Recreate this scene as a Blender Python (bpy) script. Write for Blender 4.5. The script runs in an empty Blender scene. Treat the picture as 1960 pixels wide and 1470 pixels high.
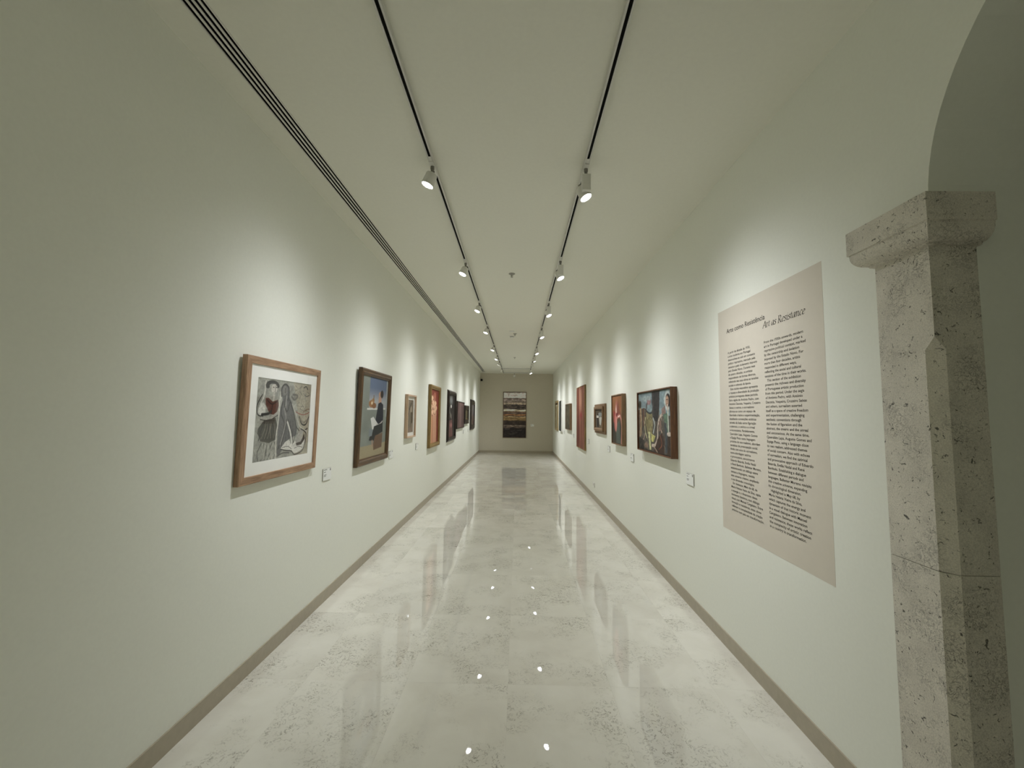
import bpy, bmesh, math, random
import numpy as np
from mathutils import Vector, Matrix

random.seed(7)
S = bpy.context.scene
COL = S.collection

# ------------------------------------------------------------------ measurements (metres)
XL, XR = -1.612, 1.466          # corridor walls
H = 3.325                       # ceiling
D = 17.256                      # end wall
YB = -3.2                       # wall behind the camera
EYE = 1.58

# ------------------------------------------------------------------ camera
cam_data = bpy.data.cameras.new('camera')
cam = bpy.data.objects.new('camera', cam_data)
COL.objects.link(cam)
S.camera = cam
cam_data.sensor_fit = 'HORIZONTAL'
cam_data.sensor_width = 36.0
cam_data.lens = 784.2 / 1960.0 * 36.0
cam_data.clip_start = 0.02
yaw, pitch, roll = -0.0154, 0.0754, 0.0128
fw = Vector((math.sin(yaw) * math.cos(pitch), math.cos(yaw) * math.cos(pitch), math.sin(pitch)))
r0 = Vector((math.cos(yaw), -math.sin(yaw), 0))
u0 = r0.cross(fw)
rr = math.cos(roll) * r0 + math.sin(roll) * u0
uu = -math.sin(roll) * r0 + math.cos(roll) * u0
cam.matrix_world = Matrix(((rr.x, uu.x, -fw.x, 0), (rr.y, uu.y, -fw.y, 0), (rr.z, uu.z, -fw.z, EYE), (0, 0, 0, 1)))

# ------------------------------------------------------------------ world, exposure
w = bpy.data.worlds.new('world')
S.world = w
w.use_nodes = True
w.node_tree.nodes['Background'].inputs[0].default_value = (0.9, 0.92, 0.85, 1)
w.node_tree.nodes['Background'].inputs[1].default_value = 0.0
S.view_settings.view_transform = 'Standard'
S.view_settings.look = 'None'
S.view_settings.gamma = 1.0
S.view_settings.use_curve_mapping = False
S.view_settings.exposure = 0.10
S.cycles.use_denoising = True
S.cycles.max_bounces = 12
S.cycles.diffuse_bounces = 8
S.cycles.glossy_bounces = 4
S.cycles.sample_clamp_indirect = 6.0
SPOT_W = 124.0                   # every track spot
LENS_E = 24.0                   # glow of a spot's front glass
LIGHT_RGB = (0.98, 1.0, 1.05)
SPOT_DEG, SPOT_BLEND, AIM_Z = 150.0, 0.6, 0.6
SPOT_COS = 8.6


# ------------------------------------------------------------------ colour helpers
def s2l(c):
    c = np.asarray(c, dtype=float) / 255.0
    return np.where(c <= 0.04045, c / 12.92, ((c + 0.055) / 1.055) ** 2.4)


def seen(rgb, white=208.0):
    """albedo of something that shows as rgb where white paint (0.82) shows as `white`"""
    return np.clip(s2l(rgb) / s2l([white] * 3) * 0.82, 0.004, 0.9)


def rgba(c):
    return (float(c[0]), float(c[1]), float(c[2]), 1.0)


# ------------------------------------------------------------------ materials
def new_mat(name):
    m = bpy.data.materials.new(name)
    m.use_nodes = True
    nt = m.node_tree
    return m, nt, nt.nodes['Principled BSDF']


def nd(nt, kind, **kw):
    n = nt.nodes.new(kind)
    for k, v in kw.items():
        if k in n.inputs:
            n.inputs[k].default_value = v
        else:
            setattr(n, k, v)
    return n


def ramp(nt, fac, stops):
    n = nt.nodes.new('ShaderNodeValToRGB')
    e = n.color_ramp.elements
    while len(e) < len(stops):
        e.new(0.5)
    for el, (p, c) in zip(e, stops):
        el.position = p
        el.color = c if len(c) == 4 else (*c, 1)
    nt.links.new(fac, n.inputs[0])
    return n


def mixc(nt, fac, a, b, mode='MIX'):
    n = nt.nodes.new('ShaderNodeMix')
    n.data_type = 'RGBA'
    n.blend_type = mode
    for sock, v in ((n.inputs[0], fac), (n.inputs[6], a), (n.inputs[7], b)):
        if hasattr(v, 'is_linked'):
            nt.links.new(v, sock)
        else:
            sock.default_value = v
    return n.outputs[2]


def plain(name, col, rough=0.6, metal=0.0, noise=0.06, nscale=30.0, bump=0.0, spec=0.5):
    m, nt, b = new_mat(name)
    tc = nd(nt, 'ShaderNodeTexCoord')
    n = nd(nt, 'ShaderNodeTexNoise', Scale=nscale, Detail=4.0)
    nt.links.new(tc.outputs['Object'], n.inputs['Vector'])
    lo = rgba(np.array(col) * (1 - noise))
    hi = rgba(np.minimum(np.array(col) * (1 + noise), 1))
    rp = ramp(nt, n.outputs['Fac'], [(0.3, lo), (0.7, hi)])
    nt.links.new(rp.outputs[0], b.inputs['Base Color'])
    b.inputs['Roughness'].default_value = rough
    b.inputs['Metallic'].default_value = metal
    b.inputs['Specular IOR Level'].default_value = spec
    if bump:
        bp = nd(nt, 'ShaderNodeBump', Strength=bump, Distance=0.002)
        nt.links.new(n.outputs['Fac'], bp.inputs['Height'])
        nt.links.new(bp.outputs[0], b.inputs['Normal'])
    return m


def wood(name, dark, light, rough=0.45):
    """two versions: grain along x (top and bottom rails) and along z (stiles)"""
    out = []
    for tagname, stretch in (('rail', (0.7, 9, 9)), ('stile', (9, 9, 0.7))):
        m, nt, b = new_mat(name + '_' + tagname)
        tc = nd(nt, 'ShaderNodeTexCoord')
        mp = nd(nt, 'ShaderNodeMapping')
        mp.inputs['Scale'].default_value = stretch
        nt.links.new(tc.outputs['Object'], mp.inputs['Vector'])
        n = nd(nt, 'ShaderNodeTexNoise', Scale=9.0, Detail=8.0, Roughness=0.65, Distortion=0.5)
        nt.links.new(mp.outputs[0], n.inputs['Vector'])
        rp = ramp(nt, n.outputs['Fac'], [(0.3, rgba(dark)), (0.52, rgba((np.array(dark) + np.array(light)) / 2)), (0.75, rgba(light))])
        nt.links.new(rp.outputs[0], b.inputs['Base Color'])
        b.inputs['Roughness'].default_value = rough
        bp = nd(nt, 'ShaderNodeBump', Strength=0.25, Distance=0.002)
        nt.links.new(n.outputs['Fac'], bp.inputs['Height'])
        nt.links.new(bp.outputs[0], b.inputs['Normal'])
        out.append(m)
    return out


def marble():
    m, nt, b = new_mat('polished_limestone')
    L = nt.links.new
    tc = nd(nt, 'ShaderNodeTexCoord')
    oi = nd(nt, 'ShaderNodeObjectInfo')
    mul = nd(nt, 'ShaderNodeVectorMath', operation='SCALE')
    cmb = nd(nt, 'ShaderNodeCombineXYZ')
    L(oi.outputs['Random'], cmb.inputs[0]); L(oi.outputs['Random'], cmb.inputs[1])
    cmb.inputs[2].default_value = 0.3
    L(cmb.outputs[0], mul.inputs[0]); mul.inputs['Scale'].default_value = 57.0
    add = nd(nt, 'ShaderNodeVectorMath', operation='ADD')
    L(tc.outputs['Object'], add.inputs[0]); L(mul.outputs[0], add.inputs[1])
    V = add.outputs[0]
    cloud = nd(nt, 'ShaderNodeTexNoise', Scale=2.6, Detail=6.0, Roughness=0.6, Distortion=0.5); L(V, cloud.inputs['Vector'])
    base = ramp(nt, cloud.outputs['Fac'], [(0.3, rgba(FL[0])), (0.55, rgba(FL[1])), (0.8, rgba(FL[2]))])
    # broken dark veins: ridges of a distorted noise, gathered in patches
    vein = nd(nt, 'ShaderNodeTexNoise', Scale=17.0, Detail=4.0, Roughness=0.6, Distortion=1.7); L(V, vein.inputs['Vector'])
    sub = nd(nt, 'ShaderNodeMath', operation='SUBTRACT'); L(vein.outputs['Fac'], sub.inputs[0]); sub.inputs[1].default_value = 0.5
    ab = nd(nt, 'ShaderNodeMath', operation='ABSOLUTE'); L(sub.outputs[0], ab.inputs[0])
    ridge = ramp(nt, ab.outputs[0], [(0.0, (1, 1, 1)), (0.014, (0.7, 0.7, 0.7)), (0.03, (0, 0, 0))])
    patch = nd(nt, 'ShaderNodeTexNoise', Scale=3.2, Detail=3.0, Roughness=0.6); L(V, patch.inputs['Vector'])
    pm = ramp(nt, patch.outputs['Fac'], [(0.46, (0, 0, 0)), (0.63, (1, 1, 1))])
    fine = nd(nt, 'ShaderNodeTexNoise', Scale=45.0, Detail=3.0, Distortion=0.8); L(V, fine.inputs['Vector'])
    fm = ramp(nt, fine.outputs['Fac'], [(0.42, (0, 0, 0)), (0.55, (1, 1, 1))])
    m1 = nd(nt, 'ShaderNodeMath', operation='MULTIPLY'); L(ridge.outputs[0], m1.inputs[0]); L(pm.outputs[0], m1.inputs[1])
    m2 = nd(nt, 'ShaderNodeMath', operation='MULTIPLY'); L(m1.outputs[0], m2.inputs[0]); L(fm.outputs[0], m2.inputs[1])
    m3 = nd(nt, 'ShaderNodeMath', operation='MULTIPLY'); L(m2.outputs[0], m3.inputs[0]); m3.inputs[1].default_value = 0.9
    c1 = mixc(nt, m3.outputs[0], base.outputs[0], rgba(FL[3]))
    # soft grey shading inside the veined patches
    pm2 = nd(nt, 'ShaderNodeMath', operation='MULTIPLY'); L(pm.outputs[0], pm2.inputs[0]); pm2.inputs[1].default_value = 0.07
    c2 = mixc(nt, pm2.outputs[0], c1, rgba(FL[3]))
    tone = nd(nt, 'ShaderNodeMapRange'); L(oi.outputs['Random'], tone.inputs[0])
    tone.inputs[3].default_value = 0.94; tone.inputs[4].default_value = 1.04
    hs = nd(nt, 'ShaderNodeHueSaturation'); L(c2, hs.inputs['Color']); L(tone.outputs[0], hs.inputs['Value'])
    L(hs.outputs[0], b.inputs['Base Color'])
    b.inputs['Roughness'].default_value = 0.012
    b.inputs['Specular IOR Level'].default_value = 0.75
    return m


def pitted_stone():
    m, nt, b = new_mat('pitted_limestone')
    L = nt.links.new
    tc = nd(nt, 'ShaderNodeTexCoord')
    V = tc.outputs['Object']
    n1 = nd(nt, 'ShaderNodeTexNoise', Scale=9.0, Detail=8.0, Roughness=0.65); L(V, n1.inputs['Vector'])
    base = ramp(nt, n1.outputs['Fac'], [(0.3, rgba(ST * 0.88)), (0.7, rgba(ST * 1.08))])
    grain = nd(nt, 'ShaderNodeTexNoise', Scale=260.0, Detail=2.0); L(V, grain.inputs['Vector'])
    g = ramp(nt, grain.outputs['Fac'], [(0.34, (0.62, 0.62, 0.62)), (0.62, (1, 1, 1))])
    base2 = mixc(nt, 0.55, base.outputs[0], g.outputs[0], 'MULTIPLY')
    v = nd(nt, 'ShaderNodeTexNoise', Scale=48.0, Detail=3.0, Roughness=0.7, Distortion=1.2); L(V, v.inputs['Vector'])
    pit = ramp(nt, v.outputs['Fac'], [(0.625, (0, 0, 0)), (0.67, (1, 1, 1))])
    pn = nd(nt, 'ShaderNodeTexNoise', Scale=7.0, Detail=3.0); L(V, pn.inputs['Vector'])
    pmk = ramp(nt, pn.outputs['Fac'], [(0.48, (0, 0, 0)), (0.62, (1, 1, 1))])
    cr = nd(nt, 'ShaderNodeTexNoise', Scale=62.0, Detail=4.0, Roughness=0.6, Distortion=0.9); L(V, cr.inputs['Vector'])
    sb = nd(nt, 'ShaderNodeMath', operation='SUBTRACT'); L(cr.outputs['Fac'], sb.inputs[0]); sb.inputs[1].default_value = 0.5
    ab = nd(nt, 'ShaderNodeMath', operation='ABSOLUTE'); L(sb.outputs[0], ab.inputs[0])
    rd = ramp(nt, ab.outputs[0], [(0.0, (1, 1, 1)), (0.028, (0, 0, 0))])
    mx = nd(nt, 'ShaderNodeMath', operation='MULTIPLY'); L(rd.outputs[0], mx.inputs[0]); L(pmk.outputs[0], mx.inputs[1])
    mm = nd(nt, 'ShaderNodeMath', operation='MAXIMUM'); L(pit.outputs[0], mm.inputs[0])
    mh = nd(nt, 'ShaderNodeMath', operation='MULTIPLY'); L(mx.outputs[0], mh.inputs[0]); mh.inputs[1].default_value = 0.7
    L(mh.outputs[0], mm.inputs[1])
    c = mixc(nt, mm.outputs[0], base2, rgba(ST * 0.2))
    L(c, b.inputs['Base Color'])
    b.inputs['Roughness'].default_value = 0.75
    b.inputs['Specular IOR Level'].default_value = 0.25
    inv = nd(nt, 'ShaderNodeMath', operation='SUBTRACT'); inv.inputs[0].default_value = 1.0; L(mm.outputs[0], inv.inputs[1])
    bp = nd(nt, 'ShaderNodeBump', Strength=0.6, Distance=0.004); L(inv.outputs[0], bp.inputs['Height'])
    L(bp.outputs[0], b.inputs['Normal'])
    return m


FL = [np.array((0.66, 0.635, 0.555)), np.array((0.72, 0.70, 0.62)), np.array((0.765, 0.745, 0.67)), np.array((0.22, 0.20, 0.15))]
ST = np.array((0.70, 0.66, 0.57))

M = {}
M['wall'] = plain('wall_paint', (0.80, 0.81, 0.73), 0.85, noise=0.012, nscale=60, bump=0.08, spec=0.2)
M['ceiling'] = plain('ceiling_paint', (0.79, 0.785, 0.70), 0.9, noise=0.012, nscale=40, spec=0.2)
M['taupe'] = plain('taupe_wall_paint', (0.60, 0.555, 0.455), 0.85, noise=0.02, nscale=20, spec=0.2)
M['marble'] = marble()
M['grout'] = plain('floor_grout', (0.64, 0.615, 0.53), 0.6)
M['base'] = plain('baseboard_stone', (0.40, 0.355, 0.27), 0.35, noise=0.05, nscale=25, spec=0.35)
M['stone'] = pitted_stone()
M['panel'] = plain('panel_beige_vinyl', (0.64, 0.59, 0.50), 0.8, noise=0.01, nscale=20, spec=0.2)
M['ink'] = plain('panel_ink', (0.05, 0.045, 0.035), 0.8, spec=0.2)
M['label_ink'] = plain('label_print', (0.16, 0.155, 0.13), 0.8, spec=0.2)
M['white_metal'] = plain('white_powder_coat', (0.72, 0.71, 0.66), 0.45, noise=0.02)
M['alu'] = plain('track_aluminium', (0.62, 0.61, 0.57), 0.35, noise=0.03, spec=0.5)
M['black'] = plain('matte_black', (0.006, 0.006, 0.005), 0.9, spec=0.1)
M['fitting'] = plain('grey_fitting', (0.20, 0.19, 0.165), 0.5)
M['dark_grey'] = plain('dark_fitting', (0.06, 0.055, 0.045), 0.5)
M['plastic'] = plain('white_plastic', (0.75, 0.75, 0.71), 0.4, noise=0.015)
M['label'] = plain('label_board', (0.82, 0.83, 0.79), 0.7, noise=0.01)
M['label_edge'] = plain('label_board_edge', (0.30, 0.29, 0.24), 0.8, noise=0.03)
M['mat_board'] = plain('mat_board', (0.90, 0.90, 0.85), 0.85, noise=0.01)
M['oak'] = wood('brown_oak', seen((104, 78, 56)), seen((172, 140, 110)), 0.55)
M['oak_h'] = M['oak']
M['old_wood'] = wood('dark_varnished_wood', seen((40, 25, 13)), seen((96, 70, 38)), 0.35)
M['pale_wood'] = wood('pale_wood', seen((150, 122, 98)), seen((186, 165, 142)), 0.5)
M['gilt'] = wood('olive_gilt_wood', seen((84, 66, 30)), seen((150, 122, 70)), 0.4)
M['ebony'] = wood('ebonised_wood', seen((18, 13, 11)), seen((46, 35, 29)), 0.35)
M['walnut'] = wood('walnut', seen((66, 40, 22)), seen((112, 74, 46)), 0.45)
M['mid_wood'] = wood('greyed_brown_wood', seen((92, 70, 48)), seen((140, 112, 82)), 0.5)
M['dark_gold'] = wood('dull_gold_frame', seen((110, 92, 55)), seen((160, 140, 96)), 0.4)
M['white_edge'] = plain('white_canvas_edge', (0.72, 0.72, 0.68), 0.8)
M['brass'] = plain('sprinkler_metal', (0.32, 0.31, 0.27), 0.4)


def emit_mat(name, col, e):
    m, nt, b = new_mat(name)
    b.inputs['Base Color'].default_value = (0.8, 0.8, 0.8, 1)
    b.inputs['Emission Color'].default_value = (*col, 1)
    b.inputs['Emission Strength'].default_value = e
    return m


M['lens'] = emit_mat('lit_spot_glass', LIGHT_RGB, LENS_E)
M['lens_off'] = plain('unlit_spot_glass', (0.55, 0.55, 0.52), 0.15)


def glass_mat():
    m = bpy.data.materials.new('picture_glass')
    m.use_nodes = True
    nt = m.node_tree
    nt.nodes.clear()
    out = nd(nt, 'ShaderNodeOutputMaterial')
    tr = nd(nt, 'ShaderNodeBsdfTransparent')
    gl = nd(nt, 'ShaderNodeBsdfGlossy')
    ge = nd(nt, 'ShaderNodeNewGeometry')
    fm = nd(nt, 'ShaderNodeMath', operation='SUBTRACT'); fm.inputs[0].default_value = 1.0
    nt.links.new(ge.outputs['Backfacing'], fm.inputs[1])
    fk = nd(nt, 'ShaderNodeMath', operation='MULTIPLY'); nt.links.new(fm.outputs[0], fk.inputs[0])
    gl.inputs['Roughness'].default_value = 0.02
    fr = nd(nt, 'ShaderNodeFresnel', IOR=1.45)
    mx = nd(nt, 'ShaderNodeMixShader')
    nt.links.new(fr.outputs[0], fk.inputs[1]); nt.links.new(fk.outputs[0], mx.inputs[0]); nt.links.new(tr.outputs[0], mx.inputs[1]); nt.links.new(gl.outputs[0], mx.inputs[2])
    nt.links.new(mx.outputs[0], out.inputs[0])
    return m


M['glass'] = glass_mat()


def paint_mat():
    m, nt, b = new_mat('artwork_paint')
    at = nd(nt, 'ShaderNodeVertexColor')
    at.layer_name = 'paint'
    tc = nd(nt, 'ShaderNodeTexCoord')
    n = nd(nt, 'ShaderNodeTexNoise', Scale=120.0, Detail=3.0)
    nt.links.new(tc.outputs['Object'], n.inputs['Vector'])
    rp = ramp(nt, n.outputs['Fac'], [(0.25, (0.82, 0.82, 0.82)), (0.75, (1.12, 1.12, 1.12))])
    c = mixc(nt, 1.0, at.outputs['Color'], rp.outputs[0], 'MULTIPLY')
    nt.links.new(c, b.inputs['Base Color'])
    b.inputs['Roughness'].default_value = 0.6
    b.inputs['Specular IOR Level'].default_value = 0.25
    return m


M['paint'] = paint_mat()


# ------------------------------------------------------------------ mesh helpers
class MB:
    def __init__(self):
        self.v = []; self.f = []

    def box(self, a, b):
        x0, y0, z0 = a; x1, y1, z1 = b
        o = len(self.v)
        self.v += [(x0, y0, z0), (x1, y0, z0), (x1, y1, z0), (x0, y1, z0), (x0, y0, z1), (x1, y0, z1), (x1, y1, z1), (x0, y1, z1)]
        self.f += [tuple(o + i for i in q) for q in ((0, 3, 2, 1), (4, 5, 6, 7), (0, 1, 5, 4), (1, 2, 6, 5), (2, 3, 7, 6), (3, 0, 4, 7))]
        return self

    def prism(self, pts, axis, lo, hi):
        """pts: 2D outline; axis: extrude axis 0/1/2; the outline uses the other two axes in order"""
        n = len(pts); o = len(self.v)
        def put(p, t):
            q = [0, 0, 0]; k = [i for i in range(3) if i != axis]
            q[k[0]], q[k[1]], q[axis] = p[0], p[1], t
            return tuple(q)
        self.v += [put(p, lo) for p in pts] + [put(p, hi) for p in pts]
        self.f += [tuple(o + i for i in range(n))[::-1], tuple(o + n + i for i in range(n))]
        self.f += [(o + i, o + (i + 1) % n, o + n + (i + 1) % n, o + n + i) for i in range(n)]
        return self

    def lathe(self, prof, seg=24, cx=0, cy=0, cz=0, closed=True):
        """prof: (radius, z) list turned about the z axis"""
        o = len(self.v)
        for r, z in prof:
            for k in range(seg):
                a = 2 * math.pi * k / seg
                self.v.append((cx + r * math.cos(a), cy + r * math.sin(a), cz + z))
        for i in range(len(prof) - 1):
            for k in range(seg):
                k2 = (k + 1) % seg
                self.f.append((o + i * seg + k, o + i * seg + k2, o + (i + 1) * seg + k2, o + (i + 1) * seg + k))
        if closed:
            self.f.append(tuple(o + k for k in range(seg))[::-1])
            self.f.append(tuple(o + (len(prof) - 1) * seg + k for k in range(seg)))
        return self

    def frame(self, w, h, prof):
        """mitred rectangular frame, x in -w/2..w/2, z in 0..h, wall at y=0, front towards -y.
        prof: (inset from the outer edge, distance from the wall)"""
        o = len(self.v)
        for ins, d in prof:
            self.v += [(-w / 2 + ins, -d, ins), (w / 2 - ins, -d, ins), (w / 2 - ins, -d, h - ins), (-w / 2 + ins, -d, h - ins)]
        n = len(prof)
        for i in range(n):
            j = (i + 1) % n
            for k in range(4):
                k2 = (k + 1) % 4
                self.f.append((o + i * 4 + k, o + i * 4 + k2, o + j * 4 + k2, o + j * 4 + k))
        return self

    def mesh(self, name):
        me = bpy.data.meshes.new(name)
        me.from_pydata(self.v, [], self.f)
        bm = bmesh.new(); bm.from_mesh(me)
        bmesh.ops.recalc_face_normals(bm, faces=bm.faces)
        bm.to_mesh(me); bm.free()
        return me

    def build(self, name, mat, parent=None, bevel=0.0, smooth=False):
        me = self.mesh(name)
        if bevel:
            bm = bmesh.new(); bm.from_mesh(me)
            bmesh.ops.bevel(bm, geom=[e for e in bm.edges if len(e.link_faces) == 2 and e.calc_face_angle(0) > 0.5], offset=bevel, segments=2, profile=0.5, affect='EDGES', clamp_overlap=True)
            bm.to_mesh(me); bm.free()
        if smooth:
            me.polygons.foreach_set('use_smooth', [True] * len(me.polygons))
            try:
                me.set_sharp_from_angle(angle=math.radians(40))
            except Exception:
                pass
        mm = M[mat]
        if isinstance(mm, list):        # frame members alternate rail, stile, rail, stile
            for k in mm:
                me.materials.append(k)
            me.polygons.foreach_set('material_index', [i % 2 for i in range(len(me.polygons))])
        else:
            me.materials.append(mm)
        return link(name, me, parent)


def link(name, me, parent=None):
    o = bpy.data.objects.new(name, me)
    COL.objects.link(o)
    if parent is not None:
        o.parent = parent
    return o


def tag(o, label=None, cat=None, group=None, kind=None):
    if label: o['label'] = label
    if cat: o['category'] = cat
    if group: o['group'] = group
    if kind: o['kind'] = kind
    return o


def thing(name, label, cat, loc=(0, 0, 0), rz=0.0, group=None):
    o = bpy.data.objects.new(name, None)
    COL.objects.link(o)
    o.empty_display_size = 0.1
    o.location = loc
    o.rotation_euler = (0, 0, rz)
    return tag(o, label, cat, group)


def struct(o):
    o['kind'] = 'structure'
    return o


# ------------------------------------------------------------------ the room
WT = 0.20
TH = 0.80                       # thickness of the wall the arch goes through
AY0, AY1 = -0.165, 1.44         # arch opening along the corridor
AR = (AY1 - AY0) / 2
AC = (AY0 + AY1) / 2
SPRING = 2.362
XE = XR + TH + 2.4              # far side of the side room

struct(MB().box((XL - WT, YB - WT, -0.05), (XL, D + WT, H + 0.12)).build('wall_left', 'wall'))
struct(MB().box((XL, D, -0.05), (XR + TH, D + WT, H + 0.12)).build('wall_far', 'taupe'))
struct(MB().box((XL, YB - WT, -0.05), (XE, YB, H + 0.12)).build('wall_back', 'wall'))
# right wall with the arch cut through it
outl = [(YB, -0.05), (AY0, -0.05), (AY0, SPRING)]
for k in range(1, 40):
    a = math.pi - math.pi * k / 40
    outl.append((AC + AR * math.cos(a), SPRING + AR * math.sin(a)))
outl += [(AY1, SPRING), (AY1, -0.05), (D, -0.05), (D, H + 0.12), (YB, H + 0.12)]
outl_face = [p for p in outl]
i0 = outl_face.index((AY1, SPRING))
outl_face[i0:i0 + 2] = [(AY1, SPRING), (1.648, SPRING), (1.648, -0.05)]     # room for the stone jamb
struct(MB().prism(outl_face, 0, XR, 1.612).prism(outl, 0, 1.612, XR + TH).build('wall_right', 'wall'))
# the dim room behind the arch
struct(MB().box((XE, YB, -0.05), (XE + WT, 4.0, H + 0.12)).build('wall_side_room', 'wall'))
struct(MB().box((XR + TH, 4.0, -0.05), (XE + WT, 4.2, H + 0.12)).build('wall_side_room_end', 'wall'))

# ceiling, open along the air slot
SX0, SX1 = -1.462, -1.352
SLOT_Y1 = 16.72
cl = MB()
cl.box((XL - WT, YB - WT, H), (SX0, D + WT, H + 0.12))
cl.box((SX1, YB - WT, H), (XE + WT, D + WT, H + 0.12))
cl.box((SX0, SLOT_Y1, H), (SX1, D + WT, H + 0.12))
struct(cl.build('ceiling', 'ceiling'))

# floor: bedding with the polished slabs laid on it as separate pieces
floor = struct(MB().box((XL - WT, YB - WT, -0.06), (XE + WT, D + WT, -0.022)).build('floor', 'grout'))
PX, PY = 0.60, 0.825
XS = [XL] + [-1.24 + PX * i for i in range(5)] + [XR]
YS0 = 2.535
rows = [YS0 + PY * i for i in range(-7, 18)]
rows = [y for y in rows if YB + 0.05 < y < D - 0.05]
YS = [YB] + rows + [D]
cache = {}


def slab(x0, x1, y0, y1):
    g = 0.00012
    wx, wy = round(x1 - x0 - 2 * g, 4), round(y1 - y0 - 2 * g, 4)
    if (wx, wy) not in cache:
        b = 0.0001
        mb = MB()
        hx, hy = wx / 2, wy / 2
        mb.v = [(-hx, -hy, -0.021), (hx, -hy, -0.021), (hx, hy, -0.021), (-hx, hy, -0.021),
                (-hx, -hy, -b), (hx, -hy, -b), (hx, hy, -b), (-hx, hy, -b),
                (-hx + b, -hy + b, 0), (hx - b, -hy + b, 0), (hx - b, hy - b, 0), (-hx + b, hy - b, 0)]
        mb.f = [(0, 3, 2, 1), (8, 9, 10, 11)]
        for o in (0, 4):
            mb.f += [(o + i, o + (i + 1) % 4, o + 4 + (i + 1) % 4, o + 4 + i) for i in range(4)]
        me = mb.mesh('floor_slab')
        me.materials.append(M['marble'])
        cache[(wx, wy)] = me
    o = link('floor_slab', cache[(wx, wy)], floor)
    o.location = ((x0 + x1) / 2, (y0 + y1) / 2, 0)
    return o


for j in range(len(YS) - 1):
    for i in range(len(XS) - 1):
        slab(XS[i], XS[i + 1], YS[j], YS[j + 1])
# slabs that run on under the arch and a little way into the side room
for (y0, y1) in ((AY0, 0.06), (0.06, 0.885), (0.885, AY1)):
    slab(XR, XR + TH, y0, y1)
for j in range(len(YS) - 1):
    if YS[j + 1] < 4.3:
        for i in range(4):
            slab(XR + TH + 0.6 * i, XR + TH + 0.6 * (i + 1), YS[j], min(YS[j + 1], 4.0))

# baseboards
HB = 0.096
struct(MB().box((XL, YB, 0), (XL + 0.008, D - 0.008, HB)).build('baseboard_left', 'base'))
struct(MB().box((XR - 0.008, 1.655, 0), (XR, D - 0.008, HB)).build('baseboard_right', 'base'))
struct(MB().box((XL, D - 0.008, 0), (XR, D, HB)).build('baseboard_far', 'base'))

# ------------------------------------------------------------------ stone jamb of the arch
pil = thing('stone_pilaster', 'pitted beige limestone pilaster with moulded capital at the archway edge', 'pilaster', (1.53, 1.54, 0))
PXa, PXb, PYa, PYb = 1.446, 1.612, 1.43, 1.648
CH = 0.036
JZ = 1.065                      # joint between the two shaft blocks
ox, oy = 1.53, 1.54


def loc2(p):
    return (p[0] - ox, p[1] - oy)


chamf = [loc2(p) for p in ((PXa + CH, PYa), (PXb, PYa), (PXb, PYb), (PXa, PYb), (PXa, PYa + CH))]
square = [loc2(p) for p in ((PXa, PYa), (PXb, PYa), (PXb, PYb), (PXa, PYb))]
MB().prism(chamf, 2, 0.0, JZ - 0.001).build('shaft_block', 'stone', pil)
up = MB()
zc = 1.828                      # top of the chamfer, then a sloping stop up to zs
zs = 1.872
a0 = chamf
v = [(x, y, JZ + 0.001) for x, y in a0] + [(x, y, zc) for x, y in a0]
# ring at zs: the chamfer closes to the square corner
cr = loc2((PXa, PYa))
v += [(square[1][0], square[1][1], zs), (square[2][0], square[2][1], zs), (square[3][0], square[3][1], zs), (cr[0], cr[1], zs)]
v += [(square[1][0], square[1][1], 2.2), (square[2][0], square[2][1], 2.2), (square[3][0], square[3][1], 2.2), (cr[0], cr[1], 2.2)]
f = [(4, 3, 2, 1, 0)]
f += [(i, (i + 1) % 5, 5 + (i + 1) % 5, 5 + i) for i in range(5)]
# 5:(PXa+CH,PYa) 6:(PXb,PYa) 7:(PXb,PYb) 8:(PXa,PYb) 9:(PXa,PYa+CH) ; 10..13 at zs ; 14..17 top
f += [(5, 6, 10, 13), (6, 7, 11, 10), (7, 8, 12, 11), (8, 9, 13, 12), (9, 5, 13)]
f += [(10, 11, 15, 14), (11, 12, 16, 15), (12, 13, 17, 16), (13, 10, 14, 17), (14, 15, 16, 17)]
up.v = v; up.f = f
up.build('shaft_block', 'stone', pil)
# capital: an ovolo carrying a square slab, projecting on the corridor side, the far side and the arch side
cap = MB()
prof = [(0.0, 2.196), (0.012, 2.197), (0.014, 2.204)]
for k in range(1, 9):
    t = k / 8 * math.pi / 2
    prof.append((0.014 + 0.042 * math.sin(t), 2.204 + 0.052 * (1 - math.cos(t))))
prof += [(0.056, 2.262), (0.062, 2.264), (0.062, SPRING)]
for o_, z_ in prof:
    cap.v += [(PXa - o_ - ox, PYa - o_ - oy, z_), (PXb + 0.008 - ox, PYa - o_ - oy, z_), (PXb + 0.008 - ox, PYb + o_ - oy, z_), (PXa - o_ - ox, PYb + o_ - oy, z_)]
n = len(prof)
for i in range(n - 1):
    for k in range(4):
        cap.f.append((i * 4 + k, i * 4 + (k + 1) % 4, i * 4 + 4 + (k + 1) % 4, i * 4 + 4 + k))
cap.f += [(3, 2, 1, 0), tuple((n - 1) * 4 + k for k in range(4))]
cap.build('capital', 'stone', pil)

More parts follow.
